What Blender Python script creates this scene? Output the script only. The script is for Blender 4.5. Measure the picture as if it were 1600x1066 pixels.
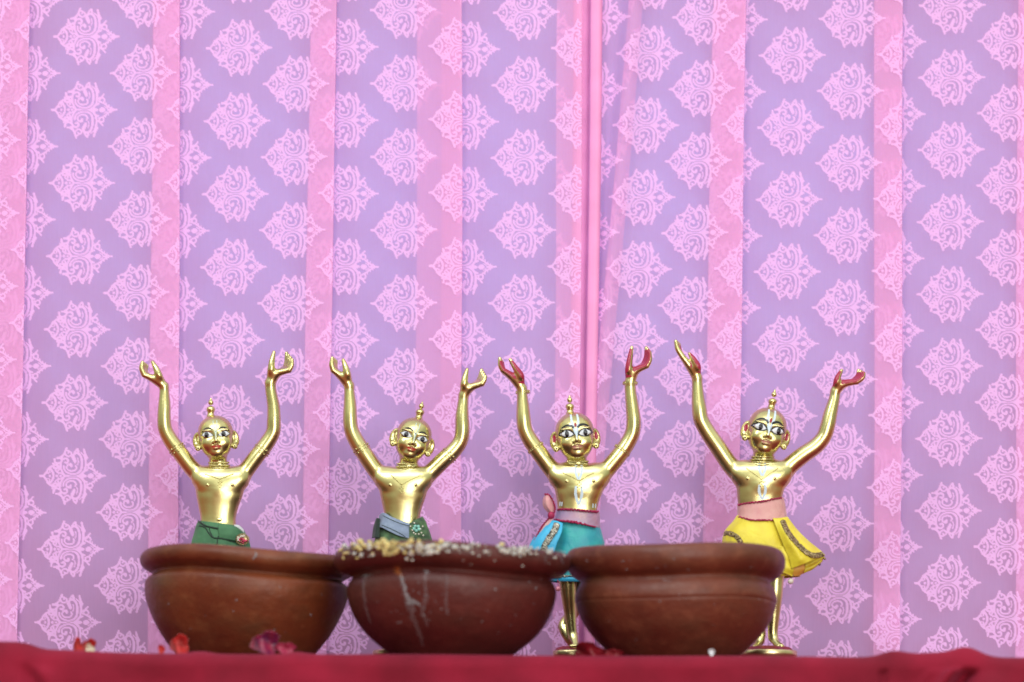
import bpy, bmesh, math, random
import numpy as np
from mathutils import Vector, Matrix, Euler
from mathutils.bvhtree import BVHTree

rng = np.random.default_rng(7)
random.seed(7)
sc = bpy.context.scene
for _o in list(bpy.data.objects):
    bpy.data.objects.remove(_o)
col = sc.collection

# ------------------------------------------------------------------ camera
FPX = 8000.0                       # focal length in pixels of the 1600 px wide photograph
CAM_Y = -4.0
PITCH = math.radians(7.6)
ROLL = math.radians(0.28)
CAM_Z = -(4.0 - 0.24) * math.tan(PITCH - math.atan(489 / FPX))
cam_d = bpy.data.cameras.new('camera')
cam = bpy.data.objects.new('camera', cam_d)
col.objects.link(cam)
cam_d.sensor_width = 36.0
cam_d.lens = 36.0 * FPX / 1600.0
cam_d.clip_end = 100
cam_d.dof.use_dof = True
cam_d.dof.focus_distance = 4.035 / math.cos(math.radians(8))
cam_d.dof.aperture_fstop = 4.2
ROT = Euler((math.pi / 2 + PITCH, 0, 0)).to_matrix() @ Matrix.Rotation(ROLL, 3, 'Z')
cam.rotation_euler = ROT.to_euler()
cam.location = (0, CAM_Y, CAM_Z)
sc.camera = cam
_R = np.array(ROT)


def at(px, py, Y):
    """world point on the vertical plane at depth Y that the photograph shows at (px, py)"""
    px, py, Y = np.broadcast_arrays(np.asarray(px, float), np.asarray(py, float), np.asarray(Y, float))
    d = np.stack([(px - 800) / FPX, (533 - py) / FPX, -np.ones_like(px)], -1) @ _R.T
    t = (Y - CAM_Y) / d[..., 1]
    return np.array([0, CAM_Y, CAM_Z]) + d * t[..., None]


# ------------------------------------------------------------------ world and light
def lin(r, g, b):
    f = lambda c: (c / 255 / 12.92) if c / 255 <= 0.04045 else ((c / 255 + 0.055) / 1.055) ** 2.4
    return (f(r), f(g), f(b), 1.0)


W = bpy.data.worlds.new('World')
sc.world = W
W.use_nodes = True
nt = W.node_tree
bg = nt.nodes['Background']
tc = nt.nodes.new('ShaderNodeTexCoord')
sp = nt.nodes.new('ShaderNodeSeparateXYZ')
rp = nt.nodes.new('ShaderNodeValToRGB')
mr = nt.nodes.new('ShaderNodeMapRange')
mr.inputs[1].default_value = -1; mr.inputs[2].default_value = 1
nz = nt.nodes.new('ShaderNodeTexNoise'); nz.inputs['Scale'].default_value = 2.6
ma = nt.nodes.new('ShaderNodeMath'); ma.operation = 'MULTIPLY_ADD'; ma.inputs[1].default_value = 0.22; 
sb = nt.nodes.new('ShaderNodeMath'); sb.operation = 'SUBTRACT'; sb.inputs[1].default_value = 0.11
nt.links.new(tc.outputs['Generated'], sp.inputs[0])
nt.links.new(tc.outputs['Generated'], nz.inputs['Vector'])
nt.links.new(sp.outputs['Z'], mr.inputs[0])
nt.links.new(nz.outputs['Fac'], ma.inputs[0])
nt.links.new(mr.outputs[0], ma.inputs[2])
nt.links.new(ma.outputs[0], sb.inputs[0])
nt.links.new(sb.outputs[0], rp.inputs[0])
e = rp.color_ramp.elements
e[0].position = 0.0; e[0].color = (0.42, 0.12, 0.08, 1)
e[1].position = 0.40; e[1].color = (0.62, 0.16, 0.09, 1)
for p_, c_ in ((0.455, (0.42, 0.30, 0.18, 1)), (0.50, (0.56, 0.58, 0.44, 1)), (0.60, (0.68, 0.74, 0.56, 1)),
               (0.72, (0.78, 0.86, 0.76, 1)), (0.86, (1.5, 1.55, 1.5, 1)), (1.0, (1.1, 1.1, 1.15, 1))):
    q = e.new(p_); q.color = c_
nt.links.new(rp.outputs[0], bg.inputs[0])
bg.inputs[1].default_value = 0.75


def area(name, loc, target, size, sy, power, color=(1, 1, 1)):
    l = bpy.data.lights.new(name, 'AREA'); l.shape = 'RECTANGLE'
    l.size = size; l.size_y = sy; l.energy = power; l.color = color
    o = bpy.data.objects.new(name, l); col.objects.link(o); o.location = loc
    o.rotation_euler = (Vector(target) - Vector(loc)).to_track_quat('-Z', 'Y').to_euler()
    return o


area('overhead_lamp', (0.1, -3.0, 2.9), (0, 0.0, 0.15), 2.6, 1.3, 47, (1.0, 1.0, 0.98))
area('hall_lamp', (-1.3, -2.2, 1.8), (0, 0.0, 0.2), 0.5, 0.5, 18, (0.95, 0.98, 1.0))
area('front_fill', (1.0, -3.5, 0.35), (0, 0.0, 0.05), 1.9, 1.3, 50, (1.0, 1.0, 0.96))  # unseen fill, added to brighten the lower part of the curtain

vs = sc.view_settings
vs.view_transform = 'Standard'; vs.look = 'None'; vs.exposure = 0.06; vs.gamma = 1; vs.use_curve_mapping = False
sc.cycles.max_bounces = 8
sc.cycles.transparent_max_bounces = 16
sc.cycles.sample_clamp_indirect = 6


# ------------------------------------------------------------------ materials
def mat(name, base, rough=0.6, metal=0.0, noise=0.0, nscale=60, nscale_z=None, bump=0.0, bscale=400, base2=None, sheen=0.0, trans=0.0,
        spec=0.5, rvar=0.0, sub=0.0, alpha=1.0, coat=0.0, wrinkle=0.0, wscale=70):
    m = bpy.data.materials.new(name); m.use_nodes = True
    n = m.node_tree.nodes; L = m.node_tree.links
    b = n['Principled BSDF']
    b.inputs['Roughness'].default_value = rough; b.inputs['Metallic'].default_value = metal
    b.inputs['Base Color'].default_value = base
    b.inputs['Specular IOR Level'].default_value = spec
    b.inputs['Coat Weight'].default_value = coat
    if sheen:
        b.inputs['Sheen Weight'].default_value = sheen; b.inputs['Sheen Roughness'].default_value = 0.4
    if sub:
        b.inputs['Subsurface Weight'].default_value = sub; b.inputs['Subsurface Radius'].default_value = (0.004, 0.002, 0.001)
    if alpha < 1: b.inputs['Alpha'].default_value = alpha
    t = n.new('ShaderNodeTexCoord')
    if noise or base2:
        z = n.new('ShaderNodeTexNoise'); z.inputs['Scale'].default_value = nscale; z.inputs['Detail'].default_value = 6
        L.new(t.outputs['Object'], z.inputs['Vector'])
        r = n.new('ShaderNodeValToRGB'); r.color_ramp.elements[0].position = 0.34; r.color_ramp.elements[1].position = 0.66
        c2 = base2 or tuple(c * (1 - noise) for c in base[:3]) + (1,)
        r.color_ramp.elements[0].color = c2; r.color_ramp.elements[1].color = base
        L.new(z.outputs['Fac'], r.inputs[0]); L.new(r.outputs[0], b.inputs['Base Color'])
        m['ramp'] = 1
        if rvar:
            q = n.new('ShaderNodeMapRange'); q.inputs[3].default_value = rough - rvar; q.inputs[4].default_value = rough + rvar
            L.new(z.outputs['Fac'], q.inputs[0]); L.new(q.outputs[0], b.inputs['Roughness'])
    if bump:
        z2 = n.new('ShaderNodeTexNoise'); z2.inputs['Scale'].default_value = bscale; z2.inputs['Detail'].default_value = 4
        L.new(t.outputs['Object'], z2.inputs['Vector'])
        bu = n.new('ShaderNodeBump'); bu.inputs['Strength'].default_value = bump; bu.inputs['Distance'].default_value = 0.001
        L.new(z2.outputs['Fac'], bu.inputs['Height']); L.new(bu.outputs[0], b.inputs['Normal'])
    if wrinkle:
        z3 = n.new('ShaderNodeTexNoise'); z3.inputs['Scale'].default_value = wscale; z3.inputs['Detail'].default_value = 3; z3.inputs['Distortion'].default_value = 1.2
        L.new(t.outputs['Object'], z3.inputs['Vector'])
        b3 = n.new('ShaderNodeBump'); b3.inputs['Strength'].default_value = wrinkle; b3.inputs['Distance'].default_value = 0.006
        L.new(z3.outputs['Fac'], b3.inputs['Height'])
        if bump: L.new(bu.outputs[0], b3.inputs['Normal'])
        L.new(b3.outputs[0], b.inputs['Normal'])
    return m


def obj(name, verts, faces, m, parent=None, smooth=True, solid=0.0, mats=None):
    me = bpy.data.meshes.new(name)
    verts = np.asarray(verts, dtype=np.float32).reshape(-1, 3)
    F = np.asarray(faces, dtype=np.int32) if not isinstance(faces, list) or len({len(f) for f in faces}) == 1 else None
    if F is not None and F.ndim == 2:
        k = F.shape[1]
        me.vertices.add(len(verts)); me.vertices.foreach_set('co', verts.ravel())
        me.loops.add(F.size); me.loops.foreach_set('vertex_index', F.ravel())
        me.polygons.add(len(F)); me.polygons.foreach_set('loop_start', np.arange(0, F.size, k, dtype=np.int32))
        me.polygons.foreach_set('loop_total', np.full(len(F), k, dtype=np.int32))
        me.update(calc_edges=True)
    else:
        me.from_pydata([tuple(v) for v in verts.tolist()], [], faces); me.update()
    if smooth: me.polygons.foreach_set('use_smooth', np.ones(len(me.polygons), dtype=bool))
    me.materials.append(m)
    o = bpy.data.objects.new(name, me); col.objects.link(o)
    if parent is not None: o.parent = parent
    if solid:
        s = o.modifiers.new('thickness', 'SOLIDIFY'); s.thickness = solid; s.offset = 0
    return o


def tag(o, label=None, cat=None, group=None, kind=None):
    if label: o['label'] = label
    if cat: o['category'] = cat
    if group: o['group'] = group
    if kind: o['kind'] = kind
    return o


def empty(name, loc):
    o = bpy.data.objects.new(name, None); col.objects.link(o); o.location = loc
    o.empty_display_size = 0.02
    return o


def adopt(o, parent):
    """parent o keeping its world-coordinate mesh: shift the mesh into the parent's frame"""
    return o


def grid_faces(n, m, wrap_m=False):
    i, j = np.meshgrid(np.arange(n - 1), np.arange(m if wrap_m else m - 1), indexing='ij')
    j2 = (j + 1) % m
    return np.stack([i * m + j, i * m + j2, (i + 1) * m + j2, (i + 1) * m + j], -1).reshape(-1, 4)


def catmull(P, n):
    P = np.asarray(P, float)
    if len(P) < 3:
        t = np.linspace(0, 1, n)[:, None]; return P[0] * (1 - t) + P[-1] * t
    Q = np.vstack([2 * P[0] - P[1], P, 2 * P[-1] - P[-2]])
    T = np.linspace(0, len(P) - 1 - 1e-9, n); k = T.astype(int); t = (T - k)[:, None]
    a, b, c, d = Q[k], Q[k + 1], Q[k + 2], Q[k + 3]
    return 0.5 * (2 * b + (c - a) * t + (2 * a - 5 * b + 4 * c - d) * t ** 2 + (3 * b - a - 3 * c + d) * t ** 3)


def tube_data(path, r, ns=8, closed=False):
    P = np.asarray(path, float); n = len(P)
    R = np.broadcast_to(np.asarray(r, float), (n,))
    T = np.gradient(P, axis=0)
    if closed: T = np.roll(P, -1, 0) - np.roll(P, 1, 0)
    T /= np.linalg.norm(T, axis=1)[:, None] + 1e-12
    up = np.array([0.31, 0.2, 0.93]) if abs(T[:, 2]).mean() < 0.8 else np.array([0.93, 0.3, 0.1])
    A = np.cross(T, up); A /= np.linalg.norm(A, axis=1)[:, None] + 1e-12
    B = np.cross(T, A)
    an = np.linspace(0, 2 * np.pi, ns, endpoint=False)
    V = P[:, None] + R[:, None, None] * (A[:, None] * np.cos(an)[None, :, None] + B[:, None] * np.sin(an)[None, :, None])
    F = grid_faces(n, ns, True).tolist()
    if closed:
        F += [[(n - 1) * ns + j, (n - 1) * ns + (j + 1) % ns, (j + 1) % ns, j] for j in range(ns)]
    else:
        V = V.reshape(-1, 3)
        V = np.vstack([V, P[0], P[-1]])
        c0 = n * ns
        F += [[c0, (j + 1) % ns, j, c0] for j in range(0)]
        F3 = [[c0, (j + 1) % ns, j] for j in range(ns)] + [[c0 + 1, (n - 1) * ns + j, (n - 1) * ns + (j + 1) % ns] for j in range(ns)]
        return V, F + F3
    return V.reshape(-1, 3), F


def sphere_data(c, r, nu=10, nv=7, sq=(1, 1, 1)):
    V, F = [], []
    th = np.linspace(0, np.pi, nv + 2)[1:-1]
    for t in th:
        for u in np.linspace(0, 2 * np.pi, nu, endpoint=False):
            V.append((c[0] + r * sq[0] * math.sin(t) * math.cos(u), c[1] + r * sq[1] * math.sin(t) * math.sin(u), c[2] + r * sq[2] * math.cos(t)))
    F = grid_faces(nv, nu, True).tolist()
    V.append((c[0], c[1], c[2] + r * sq[2])); V.append((c[0], c[1], c[2] - r * sq[2]))
    k = nv * nu
    F += [[k, (j + 1) % nu, j] for j in range(nu)] + [[k + 1, (nv - 1) * nu + j, (nv - 1) * nu + (j + 1) % nu] for j in range(nu)]
    return np.array(V), F


class Acc:
    """collects pieces of one part"""
    def __init__(s): s.V = []; s.F = []; s.n = 0
    def add(s, V, F):
        s.V.append(np.asarray(V).reshape(-1, 3)); s.F += [[i + s.n for i in f] for f in F]; s.n += len(s.V[-1])
    def build(s, name, m, parent=None, **k):
        return obj(name, np.vstack(s.V), s.F, m, parent, **k)

# ------------------------------------------------------------------ signed-distance modelling (all lengths in photograph pixels)
class Vol:
    def __init__(s, lo, hi, h):
        s.lo = np.array(lo, float); s.h = h
        s.n = np.ceil((np.array(hi) - s.lo) / h).astype(int) + 1
        s.D = np.full(s.n, 30.0, np.float32)

    def _blk(s, lo, hi):
        a = np.clip(np.floor((np.array(lo) - s.lo) / s.h).astype(int), 0, s.n)
        b = np.clip(np.ceil((np.array(hi) - s.lo) / s.h).astype(int) + 1, 0, s.n)
        ax = [(s.lo[i] + s.h * np.arange(a[i], b[i])).astype(np.float32) for i in range(3)]
        return tuple(slice(a[i], b[i]) for i in range(3)), ax

    def put(s, f, lo, hi, k=2.0, op='u'):
        m = 4 + k
        sl, ax = s._blk(np.array(lo) - m, np.array(hi) + m)
        if min(len(q) for q in ax) == 0: return
        d = f(ax[0][:, None, None], ax[1][None, :, None], ax[2][None, None, :])
        D = s.D[sl]
        if op == 'u':
            h = np.clip(0.5 + 0.5 * (D - d) / max(k, 1e-3), 0, 1)
            s.D[sl] = D * (1 - h) + d * h - k * h * (1 - h)
        else:
            h = np.clip(0.5 - 0.5 * (D + d) / max(k, 1e-3), 0, 1)
            s.D[sl] = D * (1 - h) - d * h + k * h * (1 - h)

    def limb(s, pts, rad, k=3.0, n=24, sy=1.0, op='u'):
        """tapered spline limb; sy stretches it in depth"""
        P = catmull(np.column_stack([pts, rad]), n); R = P[:, 3]; P = P[:, :3]
        P = P.astype(np.float32); R = R.astype(np.float32)
        rm = R.max()

        def f(x, y, z):
            out = None
            for a, b, r1, r2 in zip(P[:-1], P[1:], R[:-1], R[1:]):
                ba = b - a; l2 = float(ba @ ba) + 1e-6
                px, py, pz = x - a[0], y - a[1], z - a[2]
                t = np.clip((px * ba[0] + py * ba[1] + pz * ba[2]) / l2, 0, 1)
                d = np.sqrt((px - t * ba[0]) ** 2 + ((py - t * ba[1]) / sy) ** 2 + (pz - t * ba[2]) ** 2) - (r1 + (r2 - r1) * t)
                out = d if out is None else np.minimum(out, d)
            return out
        s.put(f, P.min(0) - rm * max(1, sy), P.max(0) + rm * max(1, sy), k, op)

    def ell(s, c, r, k=3.0, M=None, op='u'):
        c = np.array(c, float); r = np.array(r, float)
        rm = r.max()
        I = np.eye(3) if M is None else np.asarray(M).T

        def f(x, y, z):
            px, py, pz = x - c[0], y - c[1], z - c[2]
            q = [(I[i, 0] * px + I[i, 1] * py + I[i, 2] * pz) / r[i] for i in range(3)]
            g = np.sqrt(q[0] ** 2 + q[1] ** 2 + q[2] ** 2) + 1e-6
            g2 = np.sqrt((q[0] / r[0]) ** 2 + (q[1] / r[1]) ** 2 + (q[2] / r[2]) ** 2) + 1e-6
            return (g * (g - 1) / g2).astype(np.float32)
        s.put(f, c - rm, c + rm, k, op)

    def loft(s, rows, k=4.0, ex=2.2):
        """rows of (z, cx, cy, hw, hd) from bottom to top"""
        R = np.array(sorted(rows)); zs = np.linspace(R[0, 0], R[-1, 0], 200)
        S = catmull(R, 400); Q = np.column_stack([np.interp(zs, S[:, 0], S[:, i]) for i in range(1, 5)])

        def f(x, y, z):
            q = [np.interp(z.ravel(), zs, Q[:, i])[None, None, :].astype(np.float32) for i in range(4)]
            g = ((np.abs(x - q[0]) / q[2]) ** ex + (np.abs(y - q[1]) / q[3]) ** ex) ** (1 / ex)
            d = (g - 1) * np.minimum(q[2], q[3])
            return np.maximum(d, np.maximum(z - R[-1, 0], R[0, 0] - z))
        s.put(f, (min(Q[:, 0] - Q[:, 2]), min(Q[:, 1] - Q[:, 3]), R[0, 0]), (max(Q[:, 0] + Q[:, 2]), max(Q[:, 1] + Q[:, 3]), R[-1, 0]), k)

    def mesh(s, smooth=2):
        D = s.D; I = D < 0
        n0, n1, n2 = D.shape
        c = [I[a:n0 - 1 + a, b:n1 - 1 + b, d:n2 - 1 + d] for a in (0, 1) for b in (0, 1) for d in (0, 1)]
        al = c[0].copy(); an = c[0].copy()
        for q in c[1:]: al &= q; an |= q
        act = an & ~al
        idx = np.argwhere(act)
        cid = np.full(act.shape, -1, np.int32); cid[act] = np.arange(len(idx))
        acc = np.zeros((len(idx), 3)); cnt = np.zeros(len(idx))
        i, j, k = idx.T
        for ax in range(3):
            for u in (0, 1):
                for v in (0, 1):
                    o = [u, v]; o.insert(ax, 0); o1 = list(o); o1[ax] = 1
                    d0 = D[i + o[0], j + o[1], k + o[2]]; d1 = D[i + o1[0], j + o1[1], k + o1[2]]
                    m = (d0 < 0) != (d1 < 0)
                    t = np.where(m, d0 / np.where(m, d0 - d1, 1), 0)
                    p = np.tile(np.array(o, float), (len(idx), 1)); p[:, ax] += t
                    acc[m] += p[m]; cnt[m] += 1
        V = idx + acc / cnt[:, None]
        F = []
        for ax in range(3):
            sl0 = [slice(None)] * 3; sl1 = [slice(None)] * 3
            sl0[ax] = slice(0, -1); sl1[ax] = slice(1, None)
            A = I[tuple(sl0)]; B = I[tuple(sl1)]
            e_ = np.argwhere(A != B)
            o1, o2 = [(1, 2), (2, 0), (0, 1)][ax]
            ok = (e_[:, o1] > 0) & (e_[:, o2] > 0) & (e_[:, o1] < D.shape[o1] - 1) & (e_[:, o2] < D.shape[o2] - 1)
            e_ = e_[ok]; fl = A[tuple(e_.T)]
            def cc(a, b):
                q = e_.copy(); q[:, o1] -= a; q[:, o2] -= b
                return cid[tuple(q.T)]
            q = np.stack([cc(1, 1), cc(0, 1), cc(0, 0), cc(1, 0)], -1)
            q[~fl] = q[~fl][:, ::-1]
            F.append(q)
        F = np.vstack(F)
        for _ in range(smooth):
            S = np.zeros_like(V); N = np.zeros(len(V))
            for a in range(4):
                x, y = F[:, a], F[:, (a + 1) % 4]
                for w in range(3):
                    S[:, w] += np.bincount(x, V[y, w], len(V)) + np.bincount(y, V[x, w], len(V))
                N += np.bincount(x, minlength=len(V)) + np.bincount(y, minlength=len(V))
            V = V + 0.5 * (S / N[:, None] - V)
        V = s.lo + V * s.h
        return V, F


# ------------------------------------------------------------------ materials used below
BRASS = mat('polished_brass', (0.72, 0.645, 0.30, 1), rough=0.28, metal=1, noise=0.2, nscale=38, rvar=0.05, bump=0.06, bscale=260)
BRASS_R = mat('worn_brass', (0.80, 0.66, 0.36, 1), rough=0.3, metal=1, noise=0.25, nscale=120)
WHITE = mat('white_enamel', (0.72, 0.76, 0.82, 1), rough=0.3, noise=0.1)
BLACK = mat('black_enamel', (0.012, 0.012, 0.018, 1), rough=0.25, noise=0.3)
TILAK = mat('pale_blue_white_paint', (0.66, 0.80, 0.92, 1), rough=0.6, noise=0.18, nscale=900)
TILAK2 = mat('faint_blue_paint', (0.60, 0.74, 0.68, 1), rough=0.4, noise=0.25, nscale=900)
LIPRED = mat('red_lip_paint', (0.52, 0.05, 0.03, 1), rough=0.3, noise=0.3, nscale=700)
LIPPINK = mat('pink_lip_paint', (0.52, 0.22, 0.17, 1), rough=0.3, noise=0.3, nscale=700)
DOTRED = mat('dark_red_paint', (0.35, 0.01, 0.03, 1), rough=0.4, noise=0.3)


def brass_body():
    m = mat('brass_with_painted_palms', (0.72, 0.645, 0.30, 1), rough=0.28, metal=1, noise=0.2, nscale=38, rvar=0.05, bump=0.06, bscale=260)
    n = m.node_tree.nodes; L = m.node_tree.links; b = n['Principled BSDF']
    a = n.new('ShaderNodeAttribute'); a.attribute_name = 'paint'
    st = n.new('ShaderNodeMapRange'); st.inputs[1].default_value = 0.35; st.inputs[2].default_value = 0.65
    L.new(a.outputs['Fac'], st.inputs[0])
    src = b.inputs['Base Color'].links[0].from_socket
    mx = n.new('ShaderNodeMix'); mx.data_type = 'RGBA'
    L.new(st.outputs[0], mx.inputs[0]); L.new(src, mx.inputs[6]); mx.inputs[7].default_value = (0.36, 0.02, 0.06, 1)
    L.new(mx.outputs[2], b.inputs['Base Color'])
    iv = n.new('ShaderNodeMath'); iv.operation = 'SUBTRACT'; iv.inputs[0].default_value = 1; iv.use_clamp = True
    L.new(st.outputs[0], iv.inputs[1]); L.new(iv.outputs[0], b.inputs['Metallic'])
    return m


BODY = brass_body()
S0 = float(at(1300, 800, 0)[0] - at(300, 800, 0)[0]) / 1000.0        # metres per photograph pixel at the figures
Z0 = float(at(800, 800, 0)[2])
SZ = float(at(800, 700, 0)[2] - at(800, 900, 0)[2]) / 200.0
PY_TABLE = 800 + Z0 / SZ                                             # photograph row of the table top at the figures


def rot_y(a):   # roll: positive leans the top of the head to the picture's right
    c, s_ = math.cos(a), math.sin(a)
    return np.array([[c, 0, s_], [0, 1, 0], [-s_, 0, c]])


def rot_z(a):
    c, s_ = math.cos(a), math.sin(a)
    return np.array([[c, -s_, 0], [s_, c, 0], [0, 0, 1]])


def make_figure(spec):
    cx = spec['cx']; base = at(cx, PY_TABLE, 0)
    root = empty('figurine', (float(base[0]), 0.0, 0.0))
    tag(root, spec['label'], 'figurine', 'four brass figurines with raised arms')

    def loc(P):
        """(px, depth px, py) -> figurine-local metres"""
        P = np.asarray(P, float).reshape(-1, 3)
        w = at(P[:, 0], P[:, 2], 0)
        return np.column_stack([w[:, 0] - base[0], P[:, 1] * S0, w[:, 2]])

    H = spec['h']
    xs = [p[0] for p in spec['L']['arm'] + spec['R']['arm']] + [spec['L']['tips'][0][0], spec['R']['tips'][1][0], spec['R']['tips'][0][0]]
    ys = [spec['L']['tips'][0][1], spec['R']['tips'][0][1], spec['L']['thumb'][-1][1], spec['R']['thumb'][-1][1]]
    PB = PY_TABLE
    v = Vol((min(xs) - 22, -46, -(1022 + 4)), (max(xs) + 22, 44, -(min(ys) - 12)), H)
    z = lambda py: -py
    # torso
    v.loft([(z(py), x, -2, w, d) for (py, x, w, d) in spec['torso']], k=1)
    nx, ny, nr = spec['neck']
    v.limb([(nx, 1, z(ny + 34)), (nx, 0, z(ny + 10)), (spec['head'][0] * .35 + nx * .65, -1, z(ny - 10)), (spec['head'][0] * .6 + nx * .4, 0, z(ny - 26))],
           [nr + 6, nr * 0.98, nr * 0.92, nr], k=7)
    # pectorals and collar
    cxx, cyy = spec['chest']; cw = spec['chestw']
    for sgn in (-1, 1):
        v.ell((cxx + sgn * cw * 0.38, -11, z(cyy)), (cw * 0.56, 9.5, 17), k=7)
        v.limb([(nx + sgn * 10, 0, z(ny + 8)), (cxx + sgn * cw * 0.6, -3, z(cyy - 14)), (cxx + sgn * cw * 0.86, -2, z(cyy - 4))], [7, 9, 10], k=9)
        v.ell((cxx + sgn * cw * 0.50, -21.6, z(cyy + 8)), (1.3, 1.0, 1.3), k=0.8)
    # belly button
    if 'navel' in spec:
        v.ell((spec['navel'][0], -17.5, z(spec['navel'][1])), (4.2, 3, 2.4), k=1)
    # arms and hands
    handinfo = []
    for side in ('L', 'R'):
        a = spec[side]; sgn = -1 if side == 'L' else 1
        P = [(x, y, z(py)) for (x, py, y, r) in a['arm']]; Rr = [q[3] for q in a['arm']]
        v.limb(P, Rr, k=7, n=30)
        w = a['arm'][-1]
        wr = (w[0], w[2], z(w[1]))
        ka, kb = a['knuck']; ta, tb = a['tips']; pa = a['palm']; mid = a['mid']
        for q in range(4):
            f = q / 3.0
            dy = -9.5 + 19 * f if not a.get('flip') else 9.5 - 19 * f
            kx, kz = ka[0] + (kb[0] - ka[0]) * f, ka[1] + (kb[1] - ka[1]) * f
            tx, tz = ta[0] + (tb[0] - ta[0]) * f, ta[1] + (tb[1] - ta[1]) * f
            mx, mz = mid[0] + (tx - kx) * 0.45 + (kx - ka[0]), mid[1] + (kz - ka[1]) * .8
            mx = mid[0] + ((kx - ka[0]) + (tx - ta[0])) * .5; mz = mid[1] + ((kz - ka[1]) + (tz - ta[1])) * .5
            v.limb([wr, (pa[0], dy * .5 + wr[1], z(pa[1])), (kx, dy * .85 + wr[1], z(kz))], [w[3] * .66, 5.8, 4.4], k=2.2, n=10)
            ln = [1, .96, 1, .92][q]
            v.limb([(kx, dy * .85 + wr[1], z(kz)), (mx, dy * .95 + wr[1], z(mz)), (tx, dy + wr[1], z(tz))], [4.7, 4.1, 2.9], k=0.8, n=10)
        th = a['thumb']
        v.limb([(wr[0], wr[1] - 1, wr[2]), ((pa[0] + th[0][0]) / 2, wr[1] - 3, z((pa[1] + th[0][1]) / 2 + 2))], [w[3] * .8, 7.5], k=4, n=6)
        v.limb([(wr[0] * .4 + th[0][0] * .6, wr[1] - 3, z(-wr[2] * .4 + th[0][1] * .6)), (th[0][0], wr[1] - 8, z(th[0][1])), (th[1][0], wr[1] - 8, z(th[1][1])), (th[2][0], wr[1] - 6, z(th[2][1]))],
               [w[3] * .7, 5.8, 4.6, 2.7], k=3.5, n=16)
        handinfo.append((side, wr, th, pa, (ka, kb), (ta, tb)))
    # legs and feet
    for leg in spec['legs']:
        v.limb([(x, y, z(py)) for (x, py, y, r) in leg], [q[3] for q in leg], k=3, n=36)
    # head
    hx, hy, roll, yaw, hs = spec['head']
    M = rot_y(roll) @ rot_z(yaw)
    C = np.array([hx, -5.0, z(hy)])
    hp = lambda x, y, zz: C + M @ (np.array([x, y, zz], float) * hs)
    E = lambda c, r, k, op='u', A=None: v.ell(hp(*c), np.array(r) * hs, k, M if A is None else M @ A, op)
    E((0, 2.5, 8), (27.8, 27.5, 26.5), 3)
    E((0, -2, -6), (26.6, 23.5, 26), 7)
    E((0, -8, -18), (20.5, 16, 15.5), 8)
    E((0, -18, -28), (8.5, 6.0, 6.0), 8)
    for sg in (-1, 1):
        E((sg * 12.5, -15.5, -11), (9.5, 8, 9), 7)
        E((sg * 13.2, -27.5, 1.5), (9.5, 3.2, 6.2), 3, 's')
        E((sg * 12.8, -21.5, 1.0), (9.0, 4.0, 5.0), 0.8)
        E((sg * 13, -22.6, 8.4), (9.5, 2.0, 1.6), 3)
        E((sg * 3.6, -27.6, -11.2), (2.6, 3.0, 2.2), 1.2)
        # ear
        A = rot_z(sg * 0.5) @ rot_y(sg * -0.12)
        E((sg * 29.5, 1, -4), (8.4, 3.4, 13.5), 1.5, 'u', A)
        E((sg * 30.2, -2.6, -2), (4.6, 2.7, 8.6), 1.0, 's', A)
        E((sg * 28.6, -1.2, -2.5), (1.1, 1.4, 5.2), .8, 'u', A)
        E((sg * 29.0, -3.0, -16.5), (4.9, 3.6, 4.9), .8)
        E((sg * 29.0, -6.8, -17), (1.5, 1.8, 1.5), .3, 's')
    v.limb([hp(0, -23, 8), hp(0, -27, 0), hp(0, -31, -8), hp(0, -30.5, -10.5)], np.array([1.8, 1.9, 3.0, 3.0]) * hs, k=2.2, n=10)
    E((0, -24.6, -16.6), (7.6, 3.4, 1.7), .9)
    E((0, -24.8, -20.6), (5.8, 3.5, 2.1), .9)
    E((0, -27.6, -18.6), (7.4, 2.0, .55), .5, 's')
    # topknot
    tx, ty = spec['knot']; k0 = hp(spec.get('kx', -2), 6, 33)
    kt = np.array([tx, -1, z(ty)]); dv = kt - k0; Ln = np.linalg.norm(dv); dv /= Ln
    g = Ln / 24.0
    v.limb([k0 - dv * 3, k0 + dv * 4 * g, k0 + dv * 7 * g], [7.6, 5.2, 5.6], k=2, n=8)
    v.ell(k0 + dv * 9.5 * g, (6.9, 6.9, 5.4), k=.6)
    v.ell(k0 + dv * 18 * g, (4.3, 4.3, 4.3), k=.8)
    v.limb([k0 + dv * 20 * g, kt], [2.6, 1.0], k=1, n=5)
    V, F = v.mesh(3)
    # painted palms (an enamel on the inner side of the hands)
    paint = np.zeros(len(V), np.float32)
    if spec.get('palms'):
        fn = np.cross(V[F[:, 2]] - V[F[:, 0]], V[F[:, 3]] - V[F[:, 1]])
        N = np.zeros_like(V)
        for a_ in range(4):
            for w_ in range(3): N[:, w_] += np.bincount(F[:, a_], fn[:, w_], len(V))
        N /= np.linalg.norm(N, axis=1)[:, None] + 1e-9
        for (side, wr, th, pa, kk, tt) in handinfo:
            sg = 1 if side == 'L' else -1
            up = V[:, 2] > wr[2] + 7 - sg * (V[:, 0] - wr[0]) * 0.1
            near = np.abs(V[:, 0] - pa[0]) < 34
            inward = N @ (np.array([sg * 0.55, -0.45, 0.62]))
            tipz = -min(tt[0][1], tt[1][1])
            m_ = up & near & (inward > 0.30)
            if spec['palms'] == 'turned' and side == 'L':
                m_ &= (V[:, 0] > pa[0] + 1) | (N[:, 0] > 0.75)
            d_ = (tipz - V[:, 2])
            m_ &= (d_ > 3.5)
            paint[m_] = 1
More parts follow.
